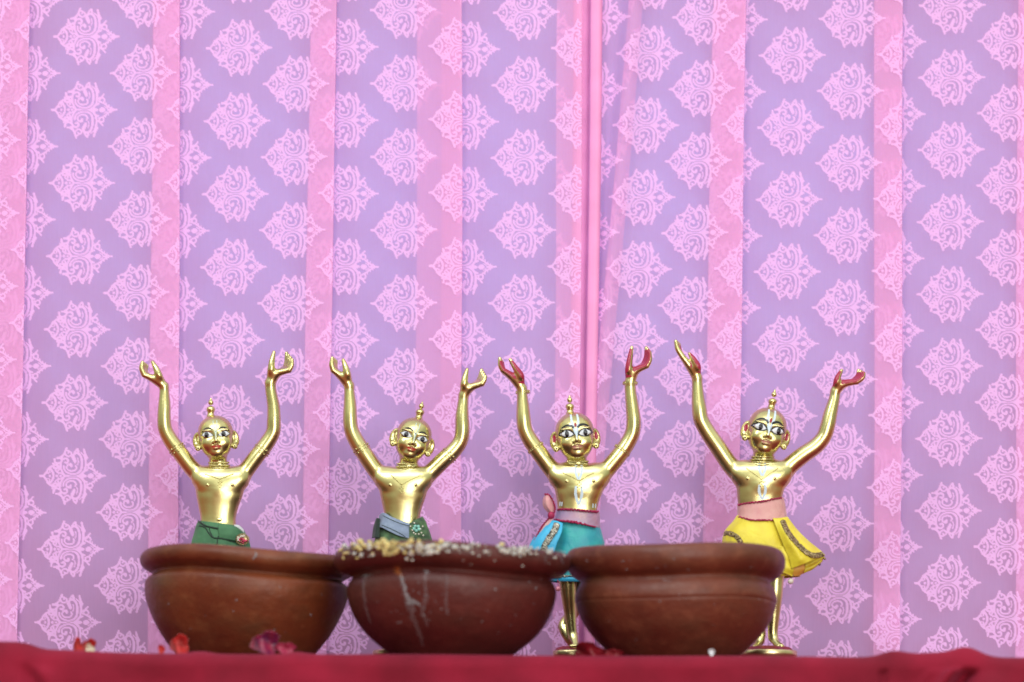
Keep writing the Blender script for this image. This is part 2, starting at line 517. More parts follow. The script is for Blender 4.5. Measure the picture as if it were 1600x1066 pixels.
        for sg in (-1, 1):
            q = hp(sg * 30.5, -1, -2)
            dd = (V - q) @ M
            m_ = ((dd[:, 0] / 3.4) ** 2 + (dd[:, 2] / 6.0) ** 2 < 1) & (N[:, 1] < 0.2)
            paint[m_] = 0.8
    VL = loc(np.column_stack([V[:, 0], V[:, 1], -V[:, 2]]))
    body = obj('body', VL, F, BODY, root)
    at_ = body.data.attributes.new('paint', 'FLOAT', 'POINT'); at_.data.foreach_set('value', paint)
    tri = np.vstack([F[:, [0, 1, 2]], F[:, [0, 2, 3]]])
    bvh = BVHTree.FromPolygons([tuple(q) for q in VL.tolist()], tri.tolist())
    info = dict(root=root, bvh=bvh, loc=loc, base=base, spec=spec)

    def project(px, py, d0=-80, off=0.3):
        """nearest body surface seen from the front at photograph (px, py)"""
        p = loc([(px, d0, py)])[0]
        h = bvh.ray_cast(Vector(p), Vector((0, 1, 0)))
        if h[0] is None: return None
        return np.array(h[0]) + np.array([0, -off * S0, 0])
    info['project'] = project

    def decal(name, G, m, off, parent, frame=True):
        """G: grid (n, m, 2) in head-local px, or photograph px when frame is False; lies on the metal as paint"""
        n_, m_ = G.shape[:2]; out = np.zeros((n_, m_, 3)); last = None
        for i in range(n_):
            for j in range(m_):
                if frame:
                    w = C + M @ (np.array([G[i, j, 0], -60, G[i, j, 1]]) * hs)
                    d = M @ np.array([0, 1, 0.0])
                else:
                    w = np.array([G[i, j, 0], -80, -G[i, j, 1]]); d = np.array([0, 1, 0.0])
                p = loc([(w[0], w[1], -w[2])])[0]
                dd = Vector((d[0], d[1], d[2])).normalized()
                h = bvh.ray_cast(Vector(p), dd)
                q = (np.array(h[0]) - np.array(dd) * off * S0) if h[0] is not None else last
                out[i, j] = q if q is not None else p; last = out[i, j]
        return obj(name, out.reshape(-1, 3), grid_faces(n_, m_), m, parent)

    def almond(c, w, h, n_=18, m_=7, up=1.0, lo=0.8, tilt=0.0, sc_=1.0):
        u = np.linspace(-1, 1, n_); t = np.linspace(0, 1, m_)
        top = h * up * (1 - np.abs(u) ** 2.1) ; bot = -h * lo * (1 - np.abs(u) ** 1.9)
        G = np.zeros((n_, m_, 2))
        G[..., 0] = c[0] + (u * w)[:, None]
        G[..., 1] = c[1] + bot[:, None] * (1 - t) + top[:, None] * t + (u * tilt)[:, None]
        return G

    def disc(c, r, ry=None):
        ry = ry or r
        rr = np.linspace(0.02, 1, 5); a_ = np.linspace(0, 2 * np.pi, 17)
        return np.stack([c[0] + rr[:, None] * r * np.cos(a_), c[1] + rr[:, None] * ry * np.sin(a_)], -1)

    def strip(pts, wid, n_=16):
        P = catmull(pts, n_); T = np.gradient(P, axis=0); T /= np.linalg.norm(T, axis=1)[:, None]
        Nn = np.column_stack([-T[:, 1], T[:, 0]]); w_ = np.interp(np.linspace(0, 1, n_), np.linspace(0, 1, len(wid)), wid)
        t = np.linspace(-.5, .5, 4)
        return P[:, None] + Nn[:, None] * w_[:, None, None] * t[None, :, None]
    info.update(decal=decal, strip=strip, disc=disc)
    bold = spec.get('bold')
    for sg in (-1, 1):
        ec = (sg * 13.4, 1.0); ti = sg * 0.9
        ey = decal('eye', almond(ec, 9.0 if not bold else 9.6, 4.6 if not bold else 5.0, tilt=ti), WHITE, 0.45, root)
        G = almond(ec, 10.2 if not bold else 12.4, 5.5 if not bold else 7.4, tilt=ti, up=1.0 if not bold else 0.95)
        decal('eye_outline', G, BLACK, 0.2, ey)
        gx = spec.get('gaze', 0)
        decal('iris', disc((ec[0] + gx, ec[1] + 0.3), 3.7 if not bold else 3.1, 4.2 if not bold else 4.9), BLACK, 0.7, ey)
        if bold:
            bp = [(sg * 2.6, 9.0), (sg * 7, 12.6), (sg * 13, 13.6), (sg * 19.5, 10.6), (sg * 24, 4.0)]; bw = [3.2, 3.6, 2.8, 1.8, .6]
        else:
            bp = [(sg * 4.5, 9.0), (sg * 9, 11.6), (sg * 14, 12.2), (sg * 19, 9.6), (sg * 22.2, 5.4)]; bw = [2.0, 2.6, 2.0, 1.5, .5]
        decal('eyebrow', strip(bp, bw), BLACK, 0.35, root)
    lm = LIPPINK if bold else LIPRED
    u = np.linspace(-1, 1, 17); t = np.linspace(0, 1, 6)
    G = np.zeros((17, 6, 2)); topc = -15.2 + 1.0 * np.cos(u * 2.6 * np.pi) * (1 - u ** 2) * .7 - 2.6 * u ** 2
    botc = -22.4 + 4.2 * u ** 2
    G[..., 0] = (u * 8.0)[:, None]; G[..., 1] = botc[:, None] * (1 - t) + topc[:, None] * t + 0.8 * np.abs(u[:, None]) ** 3
    decal('lips', G, lm, 0.22, root)
    # forehead mark
    wmk = 3.0 if not bold else 4.6; TK = TILAK if bold else TILAK2
    tl = decal('forehead_mark', strip([(-wmk, 27 if bold else 24), (-wmk * .95, 17), (-wmk * .6, 9), (0, 2)] if not bold else [(-wmk, 30), (-wmk, 18), (-2.6, 8), (0, -2)], [1.2, 1.5, 1.5, 1.6] if not bold else [2.4, 3.4, 3.4, 3.2]), TK, 0.25, root)
    decal('forehead_stroke', strip([(wmk, 27 if bold else 24), (wmk * .95, 17), (wmk * .6, 9), (0, 2)] if not bold else [(wmk, 30), (wmk, 18), (2.6, 8), (0, -2)], [1.2, 1.5, 1.5, 1.6] if not bold else [2.4, 3.4, 3.4, 3.2]), TK, 0.28, tl)
    decal('nose_stroke', strip([(0, 2), (0, -3), (0, -9)], [2.2 if bold else 1.6, 2.2 if bold else 1.5, .6]), TK, 0.4, tl)
    decal('forehead_dot', disc((0, 13.5 if bold else 6.5), 1.9 if bold else .9, 3.6 if bold else .9), DOTRED if bold else BLACK, 0.5, tl)
    for sg in (-1, 1):
        V_, F_ = sphere_data(loc([hp(sg * 29.0, -5.6, -17) * np.array([1, 1, -1])])[0], 1.5 * S0)
        obj('earring', V_, F_, BLACK, root)
    # neck rings of beads
    for q in range(spec.get('rings', 3)):
        a_ = Acc(); py0 = ny - 8 + q * 4.2; rr = nr * (0.97 + 0.045 * q) + 0.7
        cxn = nx + (spec['head'][0] - nx) * max(0, (ny + 4 - py0)) / 55
        if spec.get('plainrings'):
            th_ = np.linspace(0, 2 * np.pi, 48, endpoint=False)
            pts = loc(np.column_stack([cxn + rr * np.cos(th_), rr * .98 * np.sin(th_), py0 + 2.2 * -np.sin(th_) * -1 * 0 + 2.0 * (-np.sin(th_))]))
            Vt, Ft = tube_data(pts, 1.5 * S0, 8, closed=True); a_.add(Vt, Ft)
        else:
            nb = 46
            th_ = np.linspace(0, 2 * np.pi, nb, endpoint=False)
            pts = loc(np.column_stack([cxn + rr * np.cos(th_), rr * .98 * np.sin(th_), py0 - 2.0 * np.sin(th_)]))
            Vt, Ft = tube_data(pts, 1.1 * S0, 6, closed=True); a_.add(Vt, Ft)
            for p_ in pts: a_.add(*sphere_data(p_, 1.55 * S0, 7, 4))
        a_.build('neck_ring', BRASS, root)
    # V-shaped chest necklace and pendant
    a_ = Acc(); L0, L1 = (nx - nr - 7, ny + 12), (nx + nr + 7, ny + 12); bt = spec['vee']
    pts = []
    for p0, p1 in ((L0, bt), (bt, L1)):
        for t_ in np.linspace(0, 1, 15):
            q = project(p0[0] + (p1[0] - p0[0]) * t_, p0[1] + (p1[1] - p0[1]) * t_, off=0.35)
            if q is not None: pts.append(q); a_.add(*sphere_data(q, 0.95 * S0, 7, 4))
    for dx, dy_ in ((0, 6), (-2.6, 8), (2.6, 8), (0, 10.5), (-2.4, 13), (2.4, 13), (0, 15.5)):
        q = project(bt[0] + dx, bt[1] + dy_ - 3, off=0.3)
        if q is not None: a_.add(*sphere_data(q, 1.15 * S0, 7, 4))
    a_.build('necklace', BRASS, root)
    # armlets
    for side in ('L', 'R'):
        for (q0, q1, rr, tri_) in spec[side]['bands']:
            q0 = np.array([q0[0], spec[side].get('by', 0), z(q0[1])], float); ax = np.array([q1[0], 0, z(q1[1])], float) - np.array([q0[0], 0, q0[2]])
            ax /= np.linalg.norm(ax); u_ = np.array([0, 1.0, 0]); w_ = np.cross(ax, u_)
            a_ = Acc()
            for k_ in ((-2.0, 2.0) if tri_ else (-1.6, 1.6)):
                th_ = np.linspace(0, 2 * np.pi, 40, endpoint=False)
                P_ = q0 + ax * k_ + rr * (np.cos(th_)[:, None] * u_ + np.sin(th_)[:, None] * w_)
                Vt, Ft = tube_data(loc(P_ * np.array([1, 1, -1])), 1.0 * S0, 6, closed=True); a_.add(Vt, Ft)
            for th0 in ([-1.2, -.6, 0, .6, 1.2] if tri_ else np.linspace(-2, 2, 14)):
                P_ = q0 + (ax * (5.2 - 3.4 * abs(th0) / 1.2) if tri_ else 0) + rr * (-math.cos(th0) * u_ + math.sin(th0) * w_)
                a_.add(*sphere_data(loc([P_ * np.array([1, 1, -1])])[0], (1.6 if tri_ else 1.1) * S0, 7, 4))
                if tri_ and abs(th0) < .9:
                    P_ = q0 + (-ax * (5.2 - 3.4 * abs(th0) / 1.2)) + rr * (-math.cos(th0) * u_ + math.sin(th0) * w_)
                    a_.add(*sphere_data(loc([P_ * np.array([1, 1, -1])])[0], 1.5 * S0, 7, 4))
            a_.build('armlet' if tri_ else 'bracelet', BRASS, root)
    # pedestal: stepped round base, world-size lathe
    pr = spec['ped'][1]; px0 = spec['ped'][0]
    cxb = float(at(px0, 1018, 0)[0] - base[0]); zt = float(at(px0, 1017, 0)[2])
    prof = [(0, zt), (pr * .97, zt), (pr, zt - .0008), (pr, zt - .0045), (pr * .86, zt - .008), (pr * .8, zt - .014), (pr * .9, 0.005), (pr * 1.08, 0.004), (pr * 1.08, 0.0006), (0, 0.0006)]
    a2 = np.linspace(0, 2 * np.pi, 56, endpoint=False)
    Vp = np.array([(cxb + r * math.cos(t) * 1.0, r * .9 * math.sin(t), zz) for r, zz in prof for t in a2])
    pd = obj('pedestal', Vp, grid_faces(len(prof), 56, True), BRASS_R, root, smooth=False)
    if spec.get('painted_base'):
        tt = [(0, zt + .0036), (pr * .55, zt + .0034), (pr * .76, zt + .0024), (pr * .86, zt + .0003)]
        Vp = np.array([(cxb + r * math.cos(t) * (1 + .06 * math.sin(9 * t)), r * .9 * math.sin(t) * (1 + .06 * math.sin(9 * t)), zz) for r, zz in tt for t in a2])
        obj('painted_lotus', Vp, grid_faces(len(tt), 56, True), mat('crimson_base_paint', (0.28, 0.015, 0.035, 1), rough=.4, noise=.5, nscale=500, bump=.5, bscale=900), pd)
    return info

# ------------------------------------------------------------------ curtain
YC = 0.085
ptsm = 8.883


def draw_motif():
    """damask motif, drawn stroke by stroke into an array sampled by the curtain's vertices (units: photograph px * 4)"""
    q = 4; Wd, Hd = 120 * q, 104 * q
    yy, xx = np.mgrid[0:Hd, 0:Wd].astype(float); X = (xx / q - 60); Y = -(yy / q - 52)
    Y2 = np.abs(Y)
    cvt = lambda p: ((p[0] - 535) / ptsm, (577 - p[1]) / ptsm)
    outl = [(70, 577), (160, 545), (190, 475), (240, 450), (262, 400), (278, 335), (312, 372), (335, 320), (385, 315), (402, 278), (420, 235), (440, 180), (475, 222),
            (515, 232), (535, 262), (560, 245), (592, 195), (615, 225), (640, 262), (660, 240), (684, 205), (708, 260), (735, 325), (712, 365), (735, 402), (770, 385), (806, 355), (812, 410),
            (840, 470), (878, 500), (885, 530), (940, 545), (1000, 577)]
    P = np.array([cvt(p) for p in outl])
    ins = np.zeros_like(X, bool)
    Q = np.vstack([P, [[P[-1, 0], -1], [P[0, 0], -1]]])
    j = len(Q) - 1
    for i in range(len(Q)):
        a, b = Q[i], Q[j]; j = i
        if a[1] == b[1]: continue
        c = ((a[1] > Y2) != (b[1] > Y2)) & (X < (b[0] - a[0]) * (Y2 - a[1]) / (b[1] - a[1]) + a[0])
        ins ^= c
    M_ = ins.astype(float)

    def stroke(pts, w, val):
        C_ = catmull([cvt(p) for p in pts], 8 * len(pts)) if len(pts) > 1 else np.array([cvt(pts[0])] * 2)
        d = np.full(X.shape, 99.0)
        for a, b in zip(C_[:-1], C_[1:]):
            ba = b - a; t = np.clip(((X - a[0]) * ba[0] + (Y2 - a[1]) * ba[1]) / (ba @ ba + 1e-9), 0, 1)
            d = np.minimum(d, np.hypot(X - a[0] - t * ba[0], Y2 - a[1] - t * ba[1]))
        M_[d < w / ptsm / 2] = val
    D = lambda pts, w: stroke(pts, w * (1.3 if w < 16 else 1.1), 0.0)
    Lt = lambda pts, w: stroke(pts, w * 1.22, 1.0)
    M_[:] = 0.0
    for p_, w_ in (([(430, 577), (395, 522), (372, 460), (370, 400), (392, 352), (438, 334), (470, 362), (455, 396), (428, 388)], 24),
                   ([(412, 445), (418, 490), (455, 530), (520, 553), (590, 547), (640, 508), (660, 450), (660, 370), (640, 300), (600, 262), (556, 268), (530, 310), (545, 350), (565, 385)], 27),
                   ([(548, 305), (565, 345), (575, 375)], 22),
                   ([(465, 425), (452, 460), (470, 493), (520, 508), (570, 496), (588, 462), (575, 435)], 21), ([(492, 418), (510, 418), (515, 440)], 32),
                   ([(450, 577), (535, 574), (610, 572), (668, 545), (703, 490), (714, 420), (704, 340), (688, 285)], 24), ([(684, 210), (700, 265), (728, 322)], 26),
                   ([(600, 577), (660, 562), (718, 577)], 30), ([(655, 532), (700, 508), (738, 492)], 24), ([(625, 545), (690, 525)], 16),
                   ([(745, 462), (758, 420), (800, 412), (818, 446), (795, 476), (762, 462)], 20), ([(760, 412), (806, 360)], 20), ([(700, 460), (730, 425), (755, 405)], 18),
                   ([(812, 490), (842, 508), (862, 532)], 20), ([(838, 478), (846, 505)], 14), ([(880, 508), (876, 532)], 14), ([(860, 528), (900, 548), (940, 566)], 20), ([(918, 535), (915, 552)], 12), ([(868, 577), (905, 570)], 20), ([(930, 573), (992, 577)], 20), ([(822, 530), (858, 556)], 13),
                   ([(790, 577)], 62), ([(772, 577), (810, 577)], 44),
                   ([(440, 188), (424, 240), (440, 290), (485, 304), (515, 268), (490, 240), (466, 258)], 20), ([(442, 190), (415, 262), (400, 290)], 24), ([(430, 215), (470, 228)], 20),
                   ([(280, 345), (292, 392), (335, 402), (375, 384)], 26), ([(318, 330), (352, 330), (388, 346)], 26), ([(340, 330), (400, 292)], 22),
                   ([(205, 475), (245, 445), (300, 428), (345, 442), (372, 432)], 26), ([(272, 462), (312, 475), (328, 452)], 26), ([(352, 470), (340, 505)], 22),
                   ([(233, 482), (264, 530), (274, 577)], 26), ([(197, 478), (178, 520), (150, 556)], 24), ([(85, 574), (150, 566)], 20), ([(222, 577)], 32), ([(165, 540), (205, 538)], 14), ([(215, 500), (222, 530)], 16),
                   ([(322, 577)], 34), ([(372, 577)], 28), ([(300, 500), (332, 530), (376, 540), (420, 570)], 18), ([(346, 548)], 16),
                   ([(552, 250), (592, 200), (612, 240)], 20), ([(600, 200), (602, 250)], 18), ([(736, 322), (716, 358), (722, 392)], 18), ([(640, 250), (684, 290)], 14),
                   ([(380, 345), (392, 300), (415, 270)], 18), ([(262, 405), (285, 430)], 22), ([(600, 330), (612, 380), (600, 420)], 14)):
        Lt(p_, w_)
    D([(392, 425), (394, 470), (416, 513), (458, 548), (530, 566), (602, 558), (652, 526), (684, 470), (692, 400), (686, 345), (668, 300)], 9)
    D([(436, 470), (462, 506), (520, 530), (575, 522), (618, 490)], 8)
    D([(160, 577), (188, 560), (202, 577)], 10)
    for _ in range(1):
        M_ = (M_ + np.roll(M_, 1, 0) + np.roll(M_, -1, 0) + np.roll(M_, 1, 1) + np.roll(M_, -1, 1)) / 5
    return M_, q


MOT, MQ = draw_motif()


def motif_at(px, py, lat):
    x0, sl, y0, pw, ph = lat
    U = (px - (x0 + sl * py)) / pw; V_ = (py - y0) / (ph * 0.5)
    best = np.zeros(px.shape)
    i0 = np.round(U)
    for di in (-1, 0, 1):
        i = i0 + di
        par = np.mod(i, 2)
        j = 2 * np.round((V_ - par) / 2) + par
        dx = (U - i) * pw; dy = (V_ - j) * ph * 0.5
        k = np.clip((dx + 60) * MQ, 0, MOT.shape[1] - 2); r = np.clip((dy + 52) * MQ, 0, MOT.shape[0] - 2)
        ki, ri = k.astype(int), r.astype(int); fk, fr = k - ki, r - ri
        val = MOT[ri, ki] * (1 - fk) * (1 - fr) + MOT[ri, ki + 1] * fk * (1 - fr) + MOT[ri + 1, ki] * (1 - fk) * fr + MOT[ri + 1, ki + 1] * fk * fr
        best = np.maximum(best, val)
    return best


def curtain_mat():
    m = bpy.data.materials.new('sheer_damask_cloth'); m.use_nodes = True
    n = m.node_tree.nodes; L = m.node_tree.links; n.clear()
    out = n.new('ShaderNodeOutputMaterial'); mix = n.new('ShaderNodeMixShader'); tr = n.new('ShaderNodeBsdfTransparent')
    b = n.new('ShaderNodeBsdfPrincipled'); b.inputs['Roughness'].default_value = 0.75; b.inputs['Specular IOR Level'].default_value = 0.15
    a = n.new('ShaderNodeAttribute'); a.attribute_name = 'motif'
    c = n.new('ShaderNodeMix'); c.data_type = 'RGBA'
    L.new(a.outputs['Fac'], c.inputs[0]); c.inputs[6].default_value = (0.94, 0.45, 0.80, 1); c.inputs[7].default_value = (0.93, 0.52, 0.95, 1)
    t = n.new('ShaderNodeTexCoord'); z = n.new('ShaderNodeTexNoise'); z.inputs['Scale'].default_value = 9; z.inputs['Detail'].default_value = 5
    L.new(t.outputs['Object'], z.inputs['Vector'])
    mp = n.new('ShaderNodeMapping'); mp.inputs['Scale'].default_value = (900, 900, 60); L.new(t.outputs['Object'], mp.inputs[0])
    z2 = n.new('ShaderNodeTexNoise'); z2.inputs['Scale'].default_value = 1; L.new(mp.outputs[0], z2.inputs['Vector'])
    al = n.new('ShaderNodeMapRange'); al.inputs[3].default_value = 0.455; al.inputs[4].default_value = 0.82
    L.new(a.outputs['Fac'], al.inputs[0])
    ad = n.new('ShaderNodeMath'); ad.operation = 'MULTIPLY_ADD'; ad.inputs[1].default_value = 0.035; L.new(z.outputs['Fac'], ad.inputs[0]); L.new(al.outputs[0], ad.inputs[2])
    ad2 = n.new('ShaderNodeMath'); ad2.operation = 'MULTIPLY_ADD'; ad2.inputs[1].default_value = 0.06; L.new(z2.outputs['Fac'], ad2.inputs[0]); L.new(ad.outputs[0], ad2.inputs[2])
    sb_ = n.new('ShaderNodeMath'); sb_.operation = 'SUBTRACT'; sb_.inputs[1].default_value = 0.047; sb_.use_clamp = True; L.new(ad2.outputs[0], sb_.inputs[0])
    L.new(c.outputs[2], b.inputs['Base Color'])
    L.new(sb_.outputs[0], mix.inputs[0]); L.new(tr.outputs[0], mix.inputs[1]); L.new(b.outputs[0], mix.inputs[2])
    L.new(mix.outputs[0], out.inputs[0])
    return m


CURT = curtain_mat()
STEP = 1.35
ROWS = np.arange(-110, 1110, STEP)


def build_curtain(name, segs, ybase, label):
    """segs: (xa_top, xa_bottom, xb_top, xb_bottom, depth a, depth b (mm), lattice)"""
    drop = []
    cols_x, cols_y, cols_m = [], [], []
    f = (ROWS / 1000.0)
    for k_, (xa0, xa1, xb0, xb1, da, db, lat, prof) in enumerate(segs):
        if k_ and abs(segs[k_ - 1][2] - xa0) > 5: drop.append(len(cols_x))
        n = max(4, int(abs(xb0 - xa0) / STEP))
        for t in np.linspace(0, 1, n):
            xa = xa0 + (xa1 - xa0) * f; xb = xb0 + (xb1 - xb0) * f
            x = xa + (xb - xa) * t
            x = x + 0.9 * np.sin(ROWS / 130.0 + xb0) 
            s = t * t * (3 - 2 * t) if prof == 's' else (t ** 2.2 if prof == 'f' else t)
            y = da + (db - da) * s
            y = y + 1.3 * np.sin(x / 23.0 + ROWS / 400.0) * np.sin(np.pi * t) * (abs(xb0 - xa0) > 90)
            if lat[0] == 'fold':
                rid = (x - (993 - 0.088 * ROWS))
                y = y - 6.0 * np.exp(-(rid / 16.0) ** 2) + 2.0 * np.exp(-((rid + 26) / 14.0) ** 2)
            cols_x.append(x); cols_y.append(y)
            cols_m.append(motif_at(x, ROWS, lat[1] if lat[0] == 'fold' else lat))
    X = np.array(cols_x).T; Yd = np.array(cols_y).T / 1000.0 + ybase; Mm = np.array(cols_m).T
    P = at(X, np.broadcast_to(ROWS[:, None], X.shape), ybase)
    P[..., 1] = Yd
    GF = grid_faces(*X.shape); GF = GF[~np.isin(GF[:, 1] % X.shape[1], drop)] if drop else GF
    o = obj(name, P.reshape(-1, 3), GF, CURT)
    a = o.data.attributes.new('motif', 'FLOAT', 'POINT'); a.data.foreach_set('value', Mm.astype(np.float32).ravel())
    tag(o, label, 'curtain')
    return o


LZ = (-15, -0.02, 104, 91, 114.5); LA = (135.8, -0.0315, 56, 91, 114.5); LB = (374.5, -0.0256, 73.6, 91, 114.2)
LC = (629.5, 0.002, 129, 91, 114.6); LD = (822, -0.016, 132, 92, 113.6)
LF = (1103.6, -0.05, 25, 85, 112.6); LG = (1240, -0.0233, 85, 92, 112.8); LH = (1488, -0.0076, 120, 92, 112.9)
off = lambda L_, dx, dy: (L_[0] + dx, L_[1], L_[2] + dy, L_[3], L_[4])
mirr = lambda L_, e_, dy: (2 * e_ - L_[0], -L_[1], L_[2] + dy, L_[3], L_[4])
left = [
    (-330, -345, -205, -225, 4, -1, off(LB, -560, 20), 'f'), (-205, -225, -248, -268, 0, 4, off(LB, -520, 47), 'l'), (-248, -268, 47, 27, 5, -1, LZ, 'f'), (47, 27, -20, -40, 0, 4, off(LZ, 30, 50), 'l'),
    (-20, -40, 281, 278.5, 5, -1, LA, 'f'), (281, 278.5, 239, 230, 0, 4, off(LA, 50, 47), 'l'),
    (239, 230, 526, 510.5, 5, -1, LB, 'f'), (526, 510.5, 485, 470, 0, 4, off(LB, 44, 58), 'l'),
    (485, 470, 722, 721, 5, -1, LC, 'f'), (722, 721, 690, 687, 0, 3, off(LD, 3, 2), 'l'),
    (652, 648, 910, 904, 5, -2, LD, 'f'), (910, 904, 871, 864, -1, 2, off(LD, 30, 30), 'l')]
right = [
    (926, 913, 1166, 1151, 7, -1, ('fold', LF), 'f'), (1166, 1151, 1115, 1096, 0, 4, off(LF, 45, 57), 'l'),
    (1115, 1096, 1411, 1407, 5, -1, LG, 'f'), (1411, 1407, 1367, 1366, 0, 4, off(LG, 50, 40), 'l'),
    (1367, 1366, 1636, 1634, 5, -1, LH, 'f'), (1636, 1634, 1591, 1587, 0, 4, off(LH, 50, 40), 'l'),
    (1591, 1587, 1880, 1880, 5, -1, off(LA, 1560, 20), 'f'), (1880, 1880, 1836, 1836, 0, 4, off(LA, 1600, 77), 'l'), (1836, 1836, 1930, 1930, 5, 2, off(LB, 1560, 10), 'f'),
    (983, 897, 1005, 921, 7.5, 7.5, off(LF, -60, 20), 'l')]
build_curtain('curtain', left, YC, 'lavender and pink damask curtain with sharp pleats, left of the gap between the curtains')
rcur = build_curtain('curtain', right, YC + 0.009, 'lavender and pink damask curtain with a soft slanting fold, behind the yellow skirted figurine')
# fold at the right curtain's inner edge; light between layers put into its pink
PINKB = mat('saturated_pink_fold', (0.95, 0.38, 0.72, 1), rough=0.7, noise=0.12, nscale=30)
ry = np.arange(-110, 1112, 8.0); f_ = ry / 1000.0
sx = [(896, 889, 8), (906, 898, 7), (911, 901, 8.5), (917, 905, 7), (921, 909.5, 6), (922.5, 911, 1), (925, 913, -1.2), (929, 917, -1.0), (933, 921, -2.2), (937, 925, -1.6), (940.5, 928, .5), (941, 929, 5), (939, 927, 8.5)]
gx = np.array([a_ + (b_ - a_) * f_ + .8 * np.sin(ry / 150) for a_, b_, c_ in sx]).T
gy = np.tile(np.array([c_ for _, _, c_ in sx]) / 1000.0, (len(ry), 1)) + YC + .009
Pp = at(gx, ry[:, None], YC + .009); Pp[..., 1] = gy
obj('gathered_fold', Pp.reshape(-1, 3), grid_faces(*gx.shape), PINKB, rcur, solid=.0006)
WALL = mat('pale_blue_backing', (0.17, 0.44, 0.92, 1), rough=0.9, noise=0.06, nscale=8)
wv = []
for Yw in (YC + 0.036, YC + 0.055):
    for px_, py_ in ((-350, -106), (1950, -106), (1950, 1190), (-350, 1190)):
        p = at(px_, py_, YC + 0.05); wv.append((p[0], Yw, p[2]))
zt_ = wv[0][2] + .004  # unseen ledge above the curtain, added to block light leaking in behind it
for zz_ in (zt_, zt_ + .02):
    for xx_, yy_ in ((wv[0][0], YC - 0.012), (wv[1][0], YC - 0.012), (wv[1][0], YC + .06), (wv[0][0], YC + .06)): wv.append((xx_, yy_, zz_))
w = obj('wall', wv, [[8, 11, 10, 9], [12, 13, 14, 15], [8, 9, 13, 12], [9, 10, 14, 13], [10, 11, 15, 14], [11, 8, 12, 15], [0, 1, 2, 3], [7, 6, 5, 4], [0, 4, 5, 1], [1, 5, 6, 2], [2, 6, 7, 3], [3, 7, 4, 0]], WALL, smooth=False)
tag(w, kind='structure')

# ------------------------------------------------------------------ table under its crimson cloth
EDGE = -0.24
CLOTH = mat('crimson_velvet', (0.265, 0.007, 0.030, 1), rough=0.9, spec=0.3, noise=0.42, nscale=17, bump=0.5, bscale=1500, sheen=0.16)
CLOTH.node_tree.nodes['Principled BSDF'].inputs['Sheen Tint'].default_value = (1.0, 0.22, 0.5, 1)


def cloth():
    pxs = np.arange(-330, 1935, 4.0)
    # section parameter: top (from the back) -> rounded edge -> front
    top = np.linspace(0.14, EDGE + 0.012, 60); r = 0.010
    arc = np.linspace(0, np.pi / 2, 9)[1:]
    sec = [(y, 0.0, 0) for y in top] + [(EDGE + 0.012 - 0.012 * math.sin(a), -r * (1 - math.cos(a)), 1) for a in arc]
    sec += [(EDGE, -r - q, 2) for q in np.linspace(0.002, 0.16, 70)]
    V = []
    X0 = at(pxs, 1022, EDGE)[:, 0]
    g = lambda x, c, w: np.exp(-((x - c) / w) ** 2)
    for (y, zz, part) in sec:
        near = math.exp(-((y - (EDGE + 0.035)) / 0.045) ** 2) if part == 0 else 1
        back = 1.0
        fall = max(0.0, 1 - max(0, -zz - r) / 0.02) if part == 2 else 1
        bump_l = 0.0062 / (1 + np.exp((pxs - 52) / 9.0)) + 0.0022 / (1 + np.exp((pxs - 150) / 22.0))
        bump_l2 = 0.0025 * g(pxs, 312, 22) + 0.0025 * g(pxs, 462, 20) + 0.0004 * np.sin(pxs / 83.0)
        bump_r = 0.0045 * g(pxs, 1398, 26) + 0.0075 * g(pxs, 1512, 30) + 0.0035 * g(pxs, 1455, 40)
        kz = near if part == 0 else (1 - 0.75 * min(1, -zz / r) if part == 1 else 0.25 * fall)
        Z = zz + (bump_l + bump_l2 * (0.5 if part else 1) + bump_r) * kz
        # slight settling of the whole edge
        Y = np.full(pxs.shape, y)
        if part == 2:
            dep = (-zz - r)
            Y = Y - 0.0016 * np.sin(pxs / 61.0 + dep * 30) * min(1, dep / 0.01) - 0.0013 * np.sin(pxs / 27.0 - dep * 55 + 2) * min(1, dep / .015)
            # diagonal hollow on the left
            c = 38 + dep / 0.0005 * 0.55
            Y = Y + 0.005 * g(pxs, c, 13) * min(1, dep / .008) - 0.004 * g(pxs, c + 26, 15) * min(1, dep / .006)
            # gathered fold on the right
            c = 1498 - dep / 0.0005 * 0.9
            Y = Y - 0.010 * g(pxs, c - 8, 16) * min(1, dep / .003 + .3) + 0.016 * g(pxs, c + 18 + dep * 300, 14) * min(1, dep / .004)
            Y = Y - 0.005 * g(pxs, 1548, 26) * min(1, dep / .01) + 0.004 * g(pxs, 1380, 6) * min(1, dep / .002)
            Y = Y - 0.0016 * g(pxs, c - 40, 7) + .002 * g(pxs, c - 22, 5)
        V.append(np.column_stack([X0, Y, Z]))
    V = np.array(V)
    o = obj('tablecloth', V.reshape(-1, 3), grid_faces(len(sec), len(pxs))[:, ::-1], CLOTH, solid=0.0)
    tag(o, 'crimson velvet cloth with a rounded front edge, spread over the table under the clay bowls', 'tablecloth')
    return o


tcl = cloth()
x0, x1 = float(at(-328, 1022, EDGE)[0]), float(at(1928, 1022, EDGE)[0])
bm = bmesh.new()
bmesh.ops.create_cube(bm, size=1)
for vv in bm.verts:
    vv.co.x = x0 + 0.01 if vv.co.x < 0 else x1 - 0.01
    vv.co.y = EDGE + 0.035 if vv.co.y < 0 else 0.135
    vv.co.z = -0.035 if vv.co.z < 0 else -0.003
me = bpy.data.meshes.new('table'); bmesh.ops.bevel(bm, geom=bm.edges[:], offset=0.002, segments=2, affect='EDGES'); bm.to_mesh(me); bm.free()
me.materials.append(mat('brown_wood', (0.16, 0.08, 0.04, 1), rough=.6, noise=.4, nscale=20))
tb = bpy.data.objects.new('table', me); col.objects.link(tb)
tag(tb, kind='structure')


